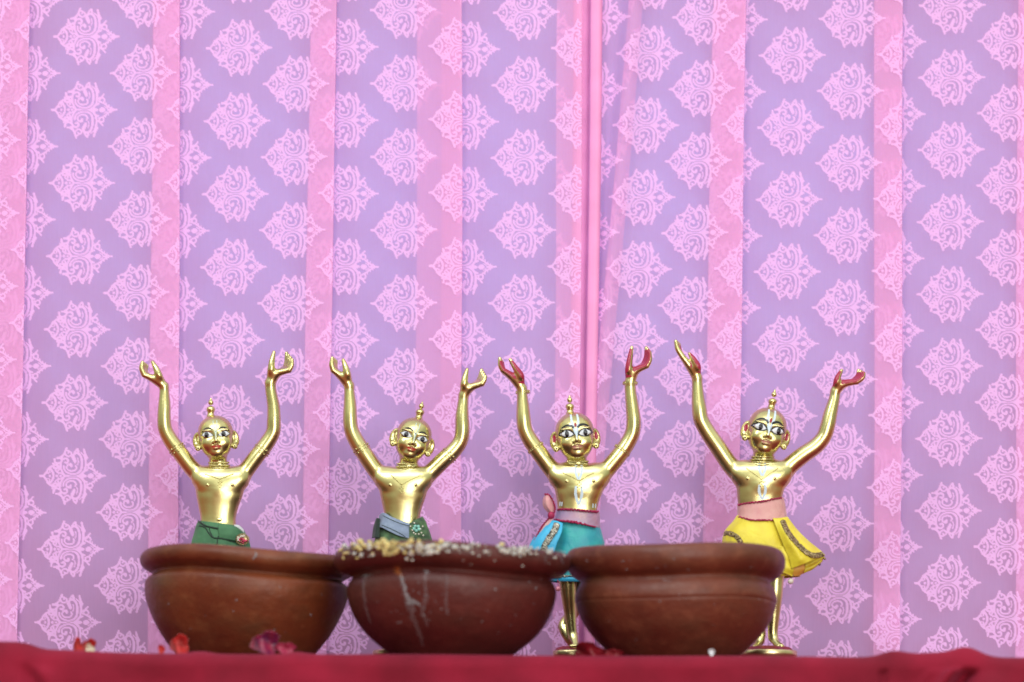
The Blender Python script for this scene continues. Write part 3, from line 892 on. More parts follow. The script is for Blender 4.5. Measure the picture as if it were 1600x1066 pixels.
# ------------------------------------------------------------------ clay bowls
def clay(name, c1, c2, c3):
    m = bpy.data.materials.new(name); m.use_nodes = True
    n = m.node_tree.nodes; L = m.node_tree.links; b = n['Principled BSDF']
    t = n.new('ShaderNodeTexCoord')
    def noise(sc_, det, stretch=(1, 1, 1)):
        mp = n.new('ShaderNodeMapping'); mp.inputs['Scale'].default_value = stretch; L.new(t.outputs['Object'], mp.inputs[0])
        z = n.new('ShaderNodeTexNoise'); z.inputs['Scale'].default_value = sc_; z.inputs['Detail'].default_value = det; L.new(mp.outputs[0], z.inputs['Vector'])
        return z.outputs['Fac']
    big = noise(16, 6); band = noise(34, 6, (.7, .7, 1.8)); fine = noise(260, 6)
    r = n.new('ShaderNodeValToRGB'); e_ = r.color_ramp.elements
    e_[0].position = .35; e_[0].color = c1; e_[1].position = .68; e_[1].color = c2
    L.new(big, r.inputs[0])
    mx = n.new('ShaderNodeMix'); mx.data_type = 'RGBA'
    q = n.new('ShaderNodeMapRange'); q.inputs[1].default_value = .45; q.inputs[2].default_value = .7; L.new(band, q.inputs[0])
    L.new(q.outputs[0], mx.inputs[0]); L.new(r.outputs[0], mx.inputs[6]); mx.inputs[7].default_value = c3
    spk = noise(95, 8); sq = n.new('ShaderNodeMapRange'); sq.inputs[1].default_value = .52; sq.inputs[2].default_value = .72; sq.inputs[4].default_value = .4; L.new(spk, sq.inputs[0])
    m2 = n.new('ShaderNodeMix'); m2.data_type = 'RGBA'; L.new(sq.outputs[0], m2.inputs[0]); L.new(mx.outputs[2], m2.inputs[6]); m2.inputs[7].default_value = tuple(min(1, q * 2.0) for q in c3[:3]) + (1,)
    dk = noise(42, 7, (1, 1, 1.6)); dq = n.new('ShaderNodeMapRange'); dq.inputs[1].default_value = .5; dq.inputs[2].default_value = .68; dq.inputs[4].default_value = .3; L.new(dk, dq.inputs[0])
    m3 = n.new('ShaderNodeMix'); m3.data_type = 'RGBA'; L.new(dq.outputs[0], m3.inputs[0]); L.new(m2.outputs[2], m3.inputs[6]); m3.inputs[7].default_value = tuple(q * .5 for q in c1[:3]) + (1,)
    L.new(m3.outputs[2], b.inputs['Base Color'])
    b.inputs['Roughness'].default_value = 0.5; b.inputs['Specular IOR Level'].default_value = .4
    q2 = n.new('ShaderNodeMapRange'); q2.inputs[3].default_value = .3; q2.inputs[4].default_value = .6; L.new(fine, q2.inputs[0]); L.new(q2.outputs[0], b.inputs['Roughness'])
    ad = n.new('ShaderNodeMath'); ad.operation = 'MULTIPLY_ADD'; ad.inputs[1].default_value = .35; L.new(fine, ad.inputs[0]); L.new(band, ad.inputs[2])
    bu = n.new('ShaderNodeBump'); bu.inputs['Strength'].default_value = .6; bu.inputs['Distance'].default_value = .0018
    L.new(ad.outputs[0], bu.inputs['Height']); L.new(bu.outputs[0], b.inputs['Normal'])
    return m


def bowl(name, cx, Y, prof, tilt, m, label):
    """prof: outer silhouette (radius px, photograph row) from rim top down; rows measured on the vertical plane through the axis"""
    c = at(cx, 900, Y); s = float(at(cx + 100, 900, Y)[0] - at(cx, 900, Y)[0]) / 100
    root = empty('clay_bowl', (float(c[0]), Y, 0.0)); tag(root, label, 'bowl', 'three clay bowls in a row at the table edge')
    zz = lambda py: float(at(cx, py, Y)[2])
    O = catmull([(r * s, zz(py)) for r, py in prof], 70)
    k = np.argmin(O[:, 1]); O = O[:k + 1]
    zb = O[-1, 1]; H = O[0, 1]
    # shift so that the foot rests on the table
    O[:, 1] = np.where(O[:, 1] < zz(1000), O[:, 1] * 1.0, O[:, 1])
    O = O[O[:, 1] > 0.002]
    O = np.vstack([O, [O[-1, 0] - .001, 0.0005], [O[-1, 0] - .004, 0.0004], [0.0, 0.0004]])
    if 0: O = np.vstack([O, [O[-1, 0] - .003, max(0.0005, O[-1, 1] - .0006)], [0.0, max(0.0005, O[-1, 1] - .0006)]])
    rimc = O[0]; th = 0.010
    inn = [(rimc[0] - .004, rimc[1] + .0005), (rimc[0] - .009, rimc[1] - .003), (rimc[0] - .014, rimc[1] - .010)]
    body = [(max(0.0, r - th), z_) for r, z_ in O[12:-4:4] if z_ < rimc[1] - .012]
    inn += [(r * .97, max(z_, .012)) for r, z_ in body] + [(0.0, 0.0125)]
    P = np.vstack([np.array(inn)[::-1], O])
    n = 96; a = np.linspace(0, 2 * np.pi, n, endpoint=False)
    ph = random.random() * 6
    V = []
    for r, z_ in P:
        wob = 1 + 0.006 * np.sin(2 * a + ph) + 0.003 * np.sin(5 * a + ph * 2 + z_ * 30)
        V.append(np.column_stack([r * wob * np.cos(a), r * wob * np.sin(a), np.full(n, z_) + 0.0012 * np.sin(3 * a + ph) * min(1, z_ / .05)]))
    V = np.array(V).reshape(-1, 3)
    piv = np.array([0, 0, 0.0]); ca, sa = math.cos(tilt), math.sin(tilt)
    x, z_ = V[:, 0].copy(), V[:, 2].copy(); V[:, 0] = x * ca + z_ * sa; V[:, 2] = -x * sa + z_ * ca
    V[:, 2] = np.maximum(V[:, 2] - .0005 * 0, 0.0004)
    V[:, 0] -= 0.055 * sa
    o = obj('bowl_body', V, grid_faces(len(P), n, True), m, root)
    tri = grid_faces(len(P), n, True)
    bv = BVHTree.FromPolygons([tuple(q) for q in V.tolist()], tri.tolist())

    def proj(px, py, off_=0.0002):
        p = at(px, py, Y - 0.12) - np.array([c[0], Y, 0]); cm = np.array([0, CAM_Y, CAM_Z]) - np.array([c[0], Y, 0])
        d = Vector(p - cm).normalized(); h = bv.ray_cast(Vector(cm), d)
        return None if h[0] is None else (np.array(h[0]) + np.array(h[1]) * off_ * (1 if h[1].y < 0.3 else -1), np.array(h[1]))
    return dict(root=root, body=o, proj=proj, bvh=bv, s=s, c=c)


CLAY_A = clay('orange_brown_clay', (0.10, 0.019, 0.008, 1), (0.18, 0.042, 0.014, 1), (0.115, 0.040, 0.016, 1))
CLAY_B = clay('dark_wet_clay', (0.065, 0.010, 0.010, 1), (0.10, 0.018, 0.015, 1), (0.07, 0.017, 0.014, 1))
CLAY_C = clay('red_brown_clay', (0.10, 0.020, 0.012, 1), (0.155, 0.038, 0.020, 1), (0.125, 0.041, 0.022, 1))
bA = bowl('A', 385, -0.095, [(156, 868), (163, 870), (168, 879), (165, 890), (156, 897), (148, 901), (148, 905), (156, 912), (158, 920), (156, 938), (148, 960), (136, 984), (118, 1010), (98, 1032), (75, 1050), (64, 1056)],
          math.radians(2.6), CLAY_A, 'orange brown clay bowl with a plain rim, leftmost of the three clay bowls')
bB = bowl('B', 706, -0.170, [(170, 863), (179, 865), (184, 874), (183, 886), (174, 896), (160, 901), (155, 906), (160, 914), (163, 926), (159, 947), (149, 970), (131, 994), (105, 1016), (80, 1034), (62, 1043)],
          math.radians(1.2), CLAY_B, 'dark wet clay bowl with crumbs on its rim and milky drips')
bC = bowl('C', 1056, -0.135, [(158, 862), (167, 864), (172, 874), (171, 888), (163, 900), (152, 907), (149, 912), (154, 921), (157.5, 930), (158.5, 939), (157.6, 943), (156.5, 945), (156.6, 948), (154, 956), (148, 970), (136, 989), (113, 1013), (90, 1032), (70, 1044), (62, 1048)],
          math.radians(-0.4), CLAY_C, 'clean red brown clay bowl, rightmost of the three, hiding the yellow skirted figurine')

# milky drips on the middle bowl, crumbs on its rim
MILK = mat('dried_milk', (0.50, 0.50, 0.55, 1), rough=0.35, noise=0.5, nscale=500, alpha=.5)
MILKT = mat('thin_milk_film', (0.42, 0.36, 0.40, 1), rough=0.3, noise=0.5, nscale=500, alpha=0.2)


def drip(B, pts, wid, m, name='milk_drip', n=40):
    P = catmull(pts, n); W_ = np.interp(np.linspace(0, 1, n), np.linspace(0, 1, len(wid)), wid)
    V = []
    for (x, y), w_ in zip(P, W_):
        w_ = w_ * random.uniform(.25, 1.45)
        x += random.uniform(-1.1, 1.1)
        for t, up in ((-1, 0), (-.6, .8), (0, 1), (.6, .8), (1, 0)):
            q = B['proj'](x + t * w_ / 2, y, 0.0001 + .0004 * up)
            if q is None: return
            V.append(q[0])
    obj(name, V, grid_faces(n, 5), m, B['root'])


drip(bB, [(626, 898), (629, 915), (634, 930), (640, 945), (646, 968), (655, 990), (662, 1010)], [6, 7, 10, 14, 8, 6, 3], MILKT)
drip(bB, [(627, 899), (631, 914), (636, 930), (641, 944)], [4, 4, 7, 12], MILK)
drip(bB, [(641, 936), (648, 941), (656, 946)], [8, 9, 4], MILK)
drip(bB, [(571, 900), (568, 915), (569, 935), (573, 955), (580, 975)], [5, 4, 4, 3, 2], MILKT)
drip(bB, [(567, 901), (575, 899), (583, 900)], [4, 5, 3], MILK)
drip(bB, [(699, 900), (698, 920), (697, 942), (699, 961)], [4, 4, 4, 6], MILKT)
drip(bB, [(665, 892), (664, 915), (666, 935), (660, 955), (668, 978)], [6, 5, 8, 7, 4], MILKT)
drip(bB, [(664, 892), (669, 896)], [5, 5], MILK); drip(bB, [(690, 902), (704, 902)], [4, 7], MILK)
drip(bB, [(853, 868), (852, 880)], [4, 3], MILKT); drip(bB, [(876, 868), (880, 882)], [4, 3], MILKT)
drip(bB, [(620, 885), (622, 895), (628, 902)], [10, 10, 6], mat('orange_stain', (0.45, 0.13, 0.04, 1), rough=.4, noise=.4, nscale=400, alpha=.6))
drip(bA, [(398, 862), (400, 868), (396, 874)], [3, 5, 3], MILK, 'milk_spot', 8)
drip(bA, [(342, 850), (352, 853)], [3, 4], MILKT, 'milk_spot', 6)
drip(bC, [(1036, 906), (1048, 909)], [5, 6], MILK, 'milk_spot', 8)
drip(bC, [(1030, 938), (1030.5, 940.5)], [3, 3], MILK, 'milk_spot', 4)

for B_, n_, xr, yr in ((bB, 26, (560, 720), (900, 1000)), (bB, 14, (720, 860), (900, 990)), (bA, 12, (260, 520), (905, 1000)), (bC, 16, (910, 1200), (870, 1000))):
    for _ in range(n_):
        x_, y_ = random.uniform(*xr), random.uniform(*yr)
        if B_ is bB and x_ < 720: x_ = random.gauss(650, 26); y_ = random.gauss(940, 24)
        drip(B_, [(x_, y_), (x_ + random.uniform(-1, 1), y_ + random.uniform(1.5, 4))], [2.2, 2.6], MILKT if random.random() < .7 else MILK, 'milk_spot', 4)

CR_Y = mat('yellow_crumb', (0.72, 0.58, 0.24, 1), rough=0.6, noise=0.4, nscale=200, sub=0.2)
CR_W = mat('pale_curd', (0.62, 0.60, 0.56, 1), rough=0.5, noise=0.3, nscale=200, sub=0.2)


def crumbs(name, m, spots, label):
    a = Acc()
    for (px, py, r) in spots:
        q = bB['proj'](px, py)
        if q is None:
            q = bB['proj'](px, py + 5)
            if q is None: continue
            q = (q[0] + np.array([0, 0.003, .0025]), q[1])
        p = q[0] + q[1] * r * bB['s'] * .35 * (1 if q[1][1] < 0.3 else -1)
        V, F = sphere_data((0, 0, 0), r * bB['s'] * .62, 9, 6, (random.uniform(.8, 1.4), random.uniform(.8, 1.2), random.uniform(.6, 1)))
        V = np.array(V); V *= (1 + rng.normal(0, .22, (len(V), 1)))
        a.add(V + p + bB['c'] * np.array([1, 0, 0]) + np.array([0, bB['root'].location.y, 0]), F)
    o = a.build(name, m); tag(o, label, 'crumbs', kind='stuff')


sy_, sw_ = [], []
for _ in range(74):
    x = random.choice([random.uniform(524, 610), random.uniform(535, 690), random.uniform(560, 660)])
    y = 849 + abs(random.gauss(0, 8)) + (x < 545) * 6
    sy_.append((x, min(y, 872), random.uniform(2.2, 6.0)))
for _ in range(30): sy_.append((random.uniform(600, 622), random.uniform(850, 868), random.uniform(3, 6)))
for x, r in ((565, 8), (580, 6), (643, 8), (655, 6), (600, 7), (615, 6), (785, 6), (795, 5), (690, 7), (526, 6), (880, 4)): sy_.append((x, 848 + (x < 540) * 5 + (x > 860) * 7, r))
for _ in range(150):
    x = random.uniform(530, 884); y = 851 + abs(random.gauss(0, 9)) + max(0, x - 700) * .03
    sw_.append((x, min(y, 884), random.choice([1.2, 1.5, 2, 2.2, 3, 4, 6])))
for _ in range(46): sw_.append((random.gauss(668, 14), random.uniform(852, 866), random.uniform(3, 6)))
for _ in range(30): sw_.append((random.gauss(812, 10), random.uniform(856, 868), random.uniform(2.5, 5)))
crumbs('yellow_crumbs', CR_Y, sy_, 'wet yellow food crumbs stuck along the left rim of the middle clay bowl')
crumbs('white_curd', CR_W, sw_, 'small whitish curd specks scattered round the rim of the middle clay bowl')


# ------------------------------------------------------------------ petals
def petal(px, py_c, wpx, hpx, Y, m, label, curl=0.5, lean=0.0, name='rose_petal', cat='petal'):
    c = at(px, py_c, Y); s = float(at(px + 100, 900, Y)[0] - at(px, 900, Y)[0]) / 100
    zb = 0.0006; w_ = wpx * s / 2; ztop = float(at(px, py_c - hpx, Y)[2]); h = max(ztop - zb, .004)
    n = 20; V = []
    for i in range(n):
        r = max(.02, i / (n - 1))
        for j in range(n):
            th = j / (n - 1) * 2 * math.pi
            rr = r * (1 + .16 * math.sin(3 * th + px) + .07 * math.sin(7 * th + px * 2) + .03 * math.sin(17 * th))
            t = rr * math.cos(th); u = .5 + .5 * rr * math.sin(th) * (1 if math.sin(th) > 0 else .98)
            x = t * w_ * (.82 + .18 * u) + lean * u * w_
            y = curl * w_ * (t * t) + .35 * w_ * math.sin(u * 3.0) + .16 * w_ * math.sin(5 * t + 4 * u + px) - .5 * w_ * max(0, u - .72)
            V.append((x, y, max(zb, zb + h * u)))
    V = np.array(V)
    o = obj(name, V, grid_faces(n, n), m, solid=0.0005)
    o.location = (float(c[0]), Y, 0)
    tag(o, label, cat, 'petals fallen on the crimson cloth' if cat == 'petal' else None)
    return o


P_RED = mat('fresh_red_petal', (0.58, 0.015, 0.014, 1), rough=.6, noise=.55, nscale=160, sheen=.2, sub=.3)
P_DK = mat('purple_red_petal', (0.33, 0.01, 0.05, 1), rough=.4, base2=(0.10, 0.004, 0.05, 1), nscale=110, sheen=.3)
P_CR = mat('dark_crimson_petal', (0.30, 0.008, 0.02, 1), rough=.5, noise=.5, nscale=90)
CREAM = mat('cream_petal', (0.75, 0.68, 0.50, 1), rough=.5, noise=.2)
petal(123, 1018, 17, 21, -0.205, P_RED, 'small bright red ragged petal at the far left, beside the cream flake', lean=-.3)
petal(137, 1018, 24, 20, -0.198, P_RED, 'bright red petal at the far left, just behind the cream flake', lean=.2, curl=.8)
petal(140, 1018, 15, 11, -0.217, CREAM, 'small rounded cream petal in front of the red ones at far left')
petal(281, 1018, 33, 26, -0.2, P_RED, 'rounded bright red petal beside the left foot of the leftmost bowl', curl=.9, lean=-.1)
petal(252, 1018, 11, 11, -0.2, P_RED, 'tiny red petal fragment left of the leftmost bowl')
petal(413, 1018, 50, 31, -0.212, P_DK, 'large dark purple red petal standing before the leftmost bowl', curl=.6, lean=.15)
petal(446, 1018, 34, 14, -0.218, mat('pinkish_petal', (0.42, 0.03, 0.09, 1), rough=.5, noise=.3), 'low dull pink petal lying right of the purple red petal', curl=.4)
petal(926, 1020, 58, 15, -0.16, P_CR, 'dark crimson petal tucked at the left foot of the rightmost bowl', curl=.3, lean=-.2)
petal(956, 1020, 30, 5, -0.205, P_CR, 'flat dark crimson petal lying before the rightmost bowl', curl=.3, lean=.4)
petal(1112, 1024, 9, 10, -0.222, WHITE, 'tiny white flake at the foot of the rightmost bowl', name='white_flake', cat='flake')

# ------------------------------------------------------------------ figurines
def legs(cx, w, pt, foot_in=0):
    out = []
    for s in (-1, 1):
        out.append([(cx + s * 14, 838, 0, 18), (cx + s * 15, 880, -3, 15), (cx + s * 12, 925, -2, 11.5), (cx + s * 11, 950, 0, 12), (cx + s * 9, 990, 2, 7.5), (cx + s * 9, 1008, 0, 7.5)])
        out.append([(cx + s * 9, 1008, 3, 7), (cx + s * 10, 1013, -8, 5.5), (cx + s * 11, 1014, -18, 4)])
    return out


H = 0.85
F1 = dict(cx=345, h=H, label='brass figurine in a green wrap with a pink brooch, behind the leftmost bowl',
          head=(337.5, 683.5, math.radians(-3.5), math.radians(3), 0.985), knot=(329.5, 622), kx=-6, gaze=-1.0,
          neck=(343, 731, 15), rings=3, vee=(345, 751), chest=(345, 752), chestw=39, navel=(344, 814),
          torso=[(736, 344, 24, 13), (746, 345, 36, 17), (760, 344, 38.5, 20), (776, 343, 36, 20), (792, 341.5, 31.5, 18.5), (808, 341, 28, 17.5), (820, 341, 28, 17.5), (838, 342, 31, 20), (862, 343, 36, 24), (880, 343, 33, 22)],
          L=dict(arm=[(318, 748, 0, 15), (301, 733, 0, 13), (283, 710, -1, 12.6), (268, 690, -1, 12.2), (258.5, 672, -2, 11.2), (256.5, 655, -3, 10.6), (257, 635, -3, 9.8), (257, 615, -3, 7.8), (256.5, 604, -3, 7.4)],
                 palm=(242, 594), knuck=((226, 587), (230, 588)), mid=(222, 577), tips=((223.5, 568), (229, 571)),
                 thumb=[(249, 588), (244.5, 577), (239, 567)], bands=[((277, 702), (268, 690), 13.1, True)]),
          R=dict(arm=[(374, 748, 0, 15), (386, 733, 0, 13), (402, 712, -1, 12.6), (416, 694, -1, 12.2), (426.5, 676, -2, 11.4), (428, 658, -3, 11), (427.5, 636, -3, 10), (423.5, 612, -3, 8.8), (422.5, 599, -3, 8.8)],
                 palm=(433, 585), knuck=((446, 574), (452, 580)), mid=(448, 564), tips=((447.5, 551), (457, 564)), flip=1,
                 thumb=[(424, 579), (425.5, 565), (428.5, 551.5)], bands=[((409, 704), (416, 694), 13.1, True)]),
          legs=legs(343, 0, 0), ped=(343, .024))
F2 = dict(cx=632, h=H, label='brass figurine in a blue grey sash, behind the bowl with crumbs on its rim',
          head=(645.5, 686.5, math.radians(16), math.radians(6), 0.985), knot=(660, 628), kx=0, gaze=-0.3,
          neck=(634, 733, 15.5), rings=4, vee=(628, 760), chest=(630, 752), chestw=40,
          torso=[(736, 632, 24, 13), (746, 631, 36, 17), (760, 630.5, 38.5, 20), (776, 630, 35.5, 20), (792, 629, 31, 18.5), (806, 628.5, 28, 17.5), (820, 628, 28, 17.5), (838, 629, 31, 20), (862, 630, 36, 24), (880, 630, 33, 22)],
          L=dict(arm=[(603, 750, 0, 15), (588, 736, 0, 13.4), (570, 710, -1, 13), (556, 688, -1, 12.4), (548.5, 670, -2, 11.4), (547, 652, -3, 11), (547, 634, -3, 10), (546, 614, -3, 8.2), (545.5, 603, -3, 8)],
                 palm=(533, 589), knuck=((521, 580), (525, 582)), mid=(518.5, 571), tips=((519.5, 561), (525, 564)),
                 thumb=[(543, 586), (540, 574), (536.5, 563.5)], bands=[((565, 702), (556, 688), 13.5, True)]),
          R=dict(arm=[(659, 750, 0, 15), (674, 737, 0, 13.4), (694, 718, -1, 13), (710, 703, -1, 12.4), (720, 688, -2, 11.6), (722.5, 670, -3, 11.4), (722, 650, -3, 10.4), (723.5, 630, -3, 8.4), (724.5, 618, -3, 8)],
                 palm=(735, 607), knuck=((748, 596), (753, 601)), mid=(751, 587), tips=((752.5, 577.5), (758.5, 590)), flip=1,
                 thumb=[(725, 602), (727, 590), (730, 578.5)], bands=[((701, 712), (710, 703), 13.2, True)]),
          legs=legs(630, 0, 0), ped=(630, .024))
F3 = dict(cx=900, h=H, label='brass figurine with crimson palms, a turquoise skirt and a sheer mauve sash with a bow',
          head=(898.5, 682, math.radians(-5), math.radians(3), 1.08), knot=(890, 618), kx=-4, gaze=0.0, bold=True, palms='both', painted_base=True,
          neck=(903, 729, 16.5), rings=3, vee=(905, 754), chest=(906, 746), chestw=42,
          torso=[(734, 904, 26, 13), (744, 905, 38, 17), (756, 906, 41, 20), (770, 904.5, 37, 20), (784, 903, 33, 18.5), (798, 902, 31, 17.5), (815, 902, 31, 18), (838, 902, 33, 20), (862, 900, 37, 24), (880, 899, 34, 22)],
          L=dict(arm=[(873, 746, 0, 15), (860, 731, 0, 13.6), (842, 707, -1, 13), (829, 689, -1, 12.4), (820.5, 672, -2, 11.6), (818, 655, -3, 11.4), (817, 637, -3, 10), (816, 620, -3, 8.4), (815.5, 608, -3, 8)],
                 palm=(800, 590), knuck=((786, 580), (789, 582)), mid=(782, 572), tips=((781, 562), (785, 566)),
                 thumb=[(813, 588), (805, 576), (797, 563)], bands=[((837, 700), (829, 689), 13.4, False), ((817, 613), (816.5, 606), 10.4, False)]),
          R=dict(arm=[(936, 746, 0, 15), (949, 733, 0, 13.6), (966, 713, -1, 13), (979, 695, -1, 12.4), (988, 677, -2, 11.8), (990, 658, -3, 11.4), (988, 638, -3, 10.4), (985, 612, -3, 9), (984.5, 598, -3, 9)],
                 palm=(993, 581), knuck=((1006, 569), (1010, 573)), mid=(1010, 558), tips=((1010, 543), (1015, 552)), flip=1,
                 thumb=[(982, 578), (984, 562), (987, 544)], bands=[((972, 704), (979, 695), 13.4, False), ((984.5, 599), (984.5, 590), 11, False)]),
          legs=[[(885, 838, 0, 18), (880, 880, -4, 15), (886, 905, -6, 13.8), (888.5, 930, -5, 12.2), (891, 960, -3, 9.4), (893.5, 985, -4, 7.8), (896, 997, -6, 7.2)],
                [(895, 993, -4, 7), (898, 1004, -12, 6), (900, 1011, -19, 4.2)], [(892, 1011, -19, 3), (905, 1012, -18, 3)],
                [(918, 838, 2, 18), (916, 890, 6, 15), (908, 930, 9, 11.5), (893, 960, 9, 10), (881, 975, 8, 8.5), (882.5, 985, 5, 8.5), (889, 999, 0, 7), (893, 1008, -4, 4.5)]],
          ped=(893, .0145))
F4 = dict(cx=1190, h=H, label='brass figurine with crimson palms in a pink sash and bright yellow skirt',
          head=(1197.5, 674.5, math.radians(12.5), math.radians(5), 1.08), knot=(1211, 609), kx=0, gaze=1.0, bold=True, palms='turned', painted_base=True,
          neck=(1190, 722, 17.5), rings=4, plainrings=True, vee=(1189, 752), chest=(1188, 742), chestw=42,
          torso=[(727, 1190, 26, 13), (738, 1190, 38, 17), (752, 1189, 40, 20), (766, 1188, 37, 20), (780, 1187, 35, 18.5), (796, 1188, 34, 17.5), (815, 1189, 34, 18), (838, 1190, 36, 20), (862, 1192, 38, 24), (880, 1192, 35, 22)],
          L=dict(arm=[(1158, 742, 0, 16), (1142, 728, 0, 14), (1121, 698, -1, 13.2), (1106, 676, -1, 12.6), (1095.5, 657, -2, 12), (1092.5, 640, -3, 11.6), (1090.5, 622, -3, 10), (1089.5, 602, -3, 8.4), (1089, 591, -3, 8.2)],
                 palm=(1077, 573), knuck=((1066, 559), (1068, 560)), mid=(1058.5, 547), tips=((1055.5, 535), (1061, 537)),
                 thumb=[(1089, 574), (1083, 563), (1077, 554)], bands=[]),
          R=dict(arm=[(1220, 744, 0, 16), (1234, 728, 0, 14), (1255, 711, -1, 13.4), (1275, 697, -1, 12.6), (1287, 683, -2, 12), (1293, 666, -3, 11.8), (1297, 648, -3, 11), (1303, 625, -3, 8.8), (1305, 612, -3, 8)],
                 palm=(1318, 601), knuck=((1334, 595), (1338, 598)), mid=(1341, 587), tips=((1342, 578), (1349, 585)), flip=1,
                 thumb=[(1307, 598), (1309, 590), (1314.5, 580)], bands=[]),
          legs=[[(1175, 838, 2, 18), (1176, 890, 6, 15), (1180, 930, 8, 11.5), (1186, 970, 8, 9), (1190, 990, 6, 7), (1188, 1000, 4, 6.5)],
                [(1188, 1001, 6, 7), (1182, 1009, -4, 5.5), (1178, 1012, -12, 4)],
                [(1208, 838, 0, 18), (1214, 880, -3, 15), (1212, 905, -4, 12.5), (1210.5, 930, -4, 12), (1209, 960, -3, 9.6), (1207.5, 985, -2, 8), (1208, 997, -2, 7.4)],
                [(1208, 996, -2, 7), (1213, 1006, -10, 5.6), (1220, 1011, -17, 4.2)], [(1212, 1012, -18, 3), (1224, 1012.5, -14, 2.6)]],
          ped=(1200, .0228))
FIGS = [make_figure(s) for s in (F1, F2, F3, F4)]


# ------------------------------------------------------------------ clothes on the figurines
def cloth_ring(info, name, rows, m, folds=(), solid=0.0009, n=120, z_up=True, parent=None, arc=(0, 2 * math.pi)):
    """rows: (py, cx, hw, hd, tilt, front drop) ; folds: (count, phase, amplitude at top, at bottom)"""
    R = catmull(rows, 8 * len(rows)); V = []
    full = abs(arc[1] - arc[0] - 2 * math.pi) < 1e-6
    a = np.linspace(arc[0], arc[1], n, endpoint=not full)
    for i, (py, cx, hw, hd, ti, dr) in enumerate(R):
        t = i / (len(R) - 1); k = np.ones(n)
        for (c, ph, a0, a1) in folds:
            k += (a0 + (a1 - a0) * t) * np.sin(c * a + ph + .5 * math.sin(3 * t))
        x = cx + hw * k * np.cos(a); y = hd * k * np.sin(a)
        V.append(info['loc'](np.column_stack([x, y, py + ti * np.cos(a) + dr * np.maximum(0, -np.sin(a))])))
    V = np.array(V).reshape(-1, 3)
    o = obj(name, V, grid_faces(len(R), n, full), m, parent or info['root'], solid=solid)
    F = grid_faces(len(R), n, full).tolist()
    return o, BVHTree.FromPolygons([tuple(q) for q in V.tolist()], F)


def on(info, bv, px, py, off_=0.6):
    p = info['loc']([(px, -140, py)])[0]
    h = bv.ray_cast(Vector(p), Vector((0, 1, 0)))
    if h[0] is None: h = bv.find_nearest(Vector(info['loc']([(px, -20, py)])[0]))
    return np.array(h[0]) + np.array([0, -off_ * S0, 0])


def piping(info, bv, name, pts, r, m, off_=.5, n=40, parent=None):
    P = catmull(pts, n); Q = np.array([on(info, bv, x, y, off_ + r) for x, y in P])
    V, F = tube_data(Q, r * S0, 7)
    return obj(name, V, F, m, parent or info['root'])


def braid(info, bv, name, pts, w, m, n=150, turns=14, r=.75, parent=None, off_=1.0, strands=3, free=None):
    P = catmull(pts, n)
    T = np.gradient(P[:, :2], axis=0); T /= np.linalg.norm(T, axis=1)[:, None]; Nn = np.column_stack([-T[:, 1], T[:, 0]])
    t = np.linspace(0, 1, n); a = Acc()
    for s in range(strands):
        ph = 2 * np.pi * s / strands
        jit = .5 * np.sin(t * turns * 9.7 + s) + .4 * np.sin(t * turns * 15.1 + 2 * s)
        q = P[:, :2] + Nn * (w / 2 * np.sin(turns * 2 * np.pi * t * (1 if s % 2 == 0 else 1.31) + ph + jit * (w > 4)))[:, None] + T * (w * .22 * np.cos(turns * 4 * np.pi * t + ph))[:, None] * (w > 4)
        dz = r * 1.1 * np.cos(turns * 4 * np.pi * t + 2 * ph)
        if bv is not None: Q = np.array([on(info, bv, x, y, off_ + r + d) for (x, y), d in zip(q, dz)])
        else: Q = info['loc'](np.column_stack([q[:, 0], P[:, 2] - off_ - dz, q[:, 1]]))
        a.add(*tube_data(Q, r * S0, 6))
    return a.build(name, m, parent or info['root'])


def sheet(info, name, curves, m, n=30, mm=26, solid=.0008, ripple=0, parent=None):
    """curves: list of polylines of (px, py, depth px), lofted"""
    C_ = np.array([catmull(c, n) for c in curves])
    G = np.array([catmull(C_[:, i], mm) for i in range(n)])      # n, mm, 3
    if ripple:
        u, v_ = np.meshgrid(np.linspace(0, 1, n), np.linspace(0, 1, mm), indexing='ij')
        G[..., 2] += ripple * np.sin(v_ * 13 + 2 * u) * (0.3 + u)
    V = info['loc'](np.column_stack([G[..., 0].ravel(), G[..., 2].ravel(), G[..., 1].ravel()]))
    F = grid_faces(n, mm)
    o = obj(name, V, F, m, parent or info['root'], solid=solid)
    return o, BVHTree.FromPolygons([tuple(q) for q in V.tolist()], F.tolist())


def fabric(name, c, c2=None, **k):
    k.setdefault('rough', .7); k.setdefault('sheen', .25)
    return mat(name, c, base2=c2 or tuple(q * .7 for q in c[:3]) + (1,), nscale=k.pop('ns', 60), bump=.15, bscale=1800, wrinkle=k.pop('wrinkle', .2), **k)


GREEN = fabric('dark_green_cotton', (0.060, 0.19, 0.085, 1), (0.030, 0.11, 0.055, 1))
DGREEN = fabric('black_green_piping', (0.010, 0.035, 0.022, 1))
GREY = fabric('blue_grey_cotton', (0.24, 0.30, 0.42, 1), (0.19, 0.24, 0.36, 1), ns=300)
OLIVE = fabric('olive_green_print', (0.10, 0.20, 0.08, 1), (0.03, 0.06, 0.035, 1), ns=160)
TEAL = fabric('teal_satin', (0.03, 0.40, 0.40, 1), (0.02, 0.26, 0.36, 1), rough=.45)
CYAN = fabric('bright_cyan_satin', (0.05, 0.50, 0.80, 1), (0.03, 0.36, 0.66, 1), rough=.45)
YEL = fabric('yellow_silk', (0.80, 0.68, 0.045, 1), (0.66, 0.52, 0.03, 1), rough=.45)
ORAN = fabric('orange_lining', (0.80, 0.36, 0.07, 1), (0.8, 0.5, 0.08, 1), rough=.5)
MAUVE = mat('sheer_mauve_organza', (0.42, 0.36, 0.66, 1), rough=.45, base2=(0.62, 0.34, 0.50, 1), nscale=60, alpha=.52, sheen=.4, wrinkle=.45, wscale=60)
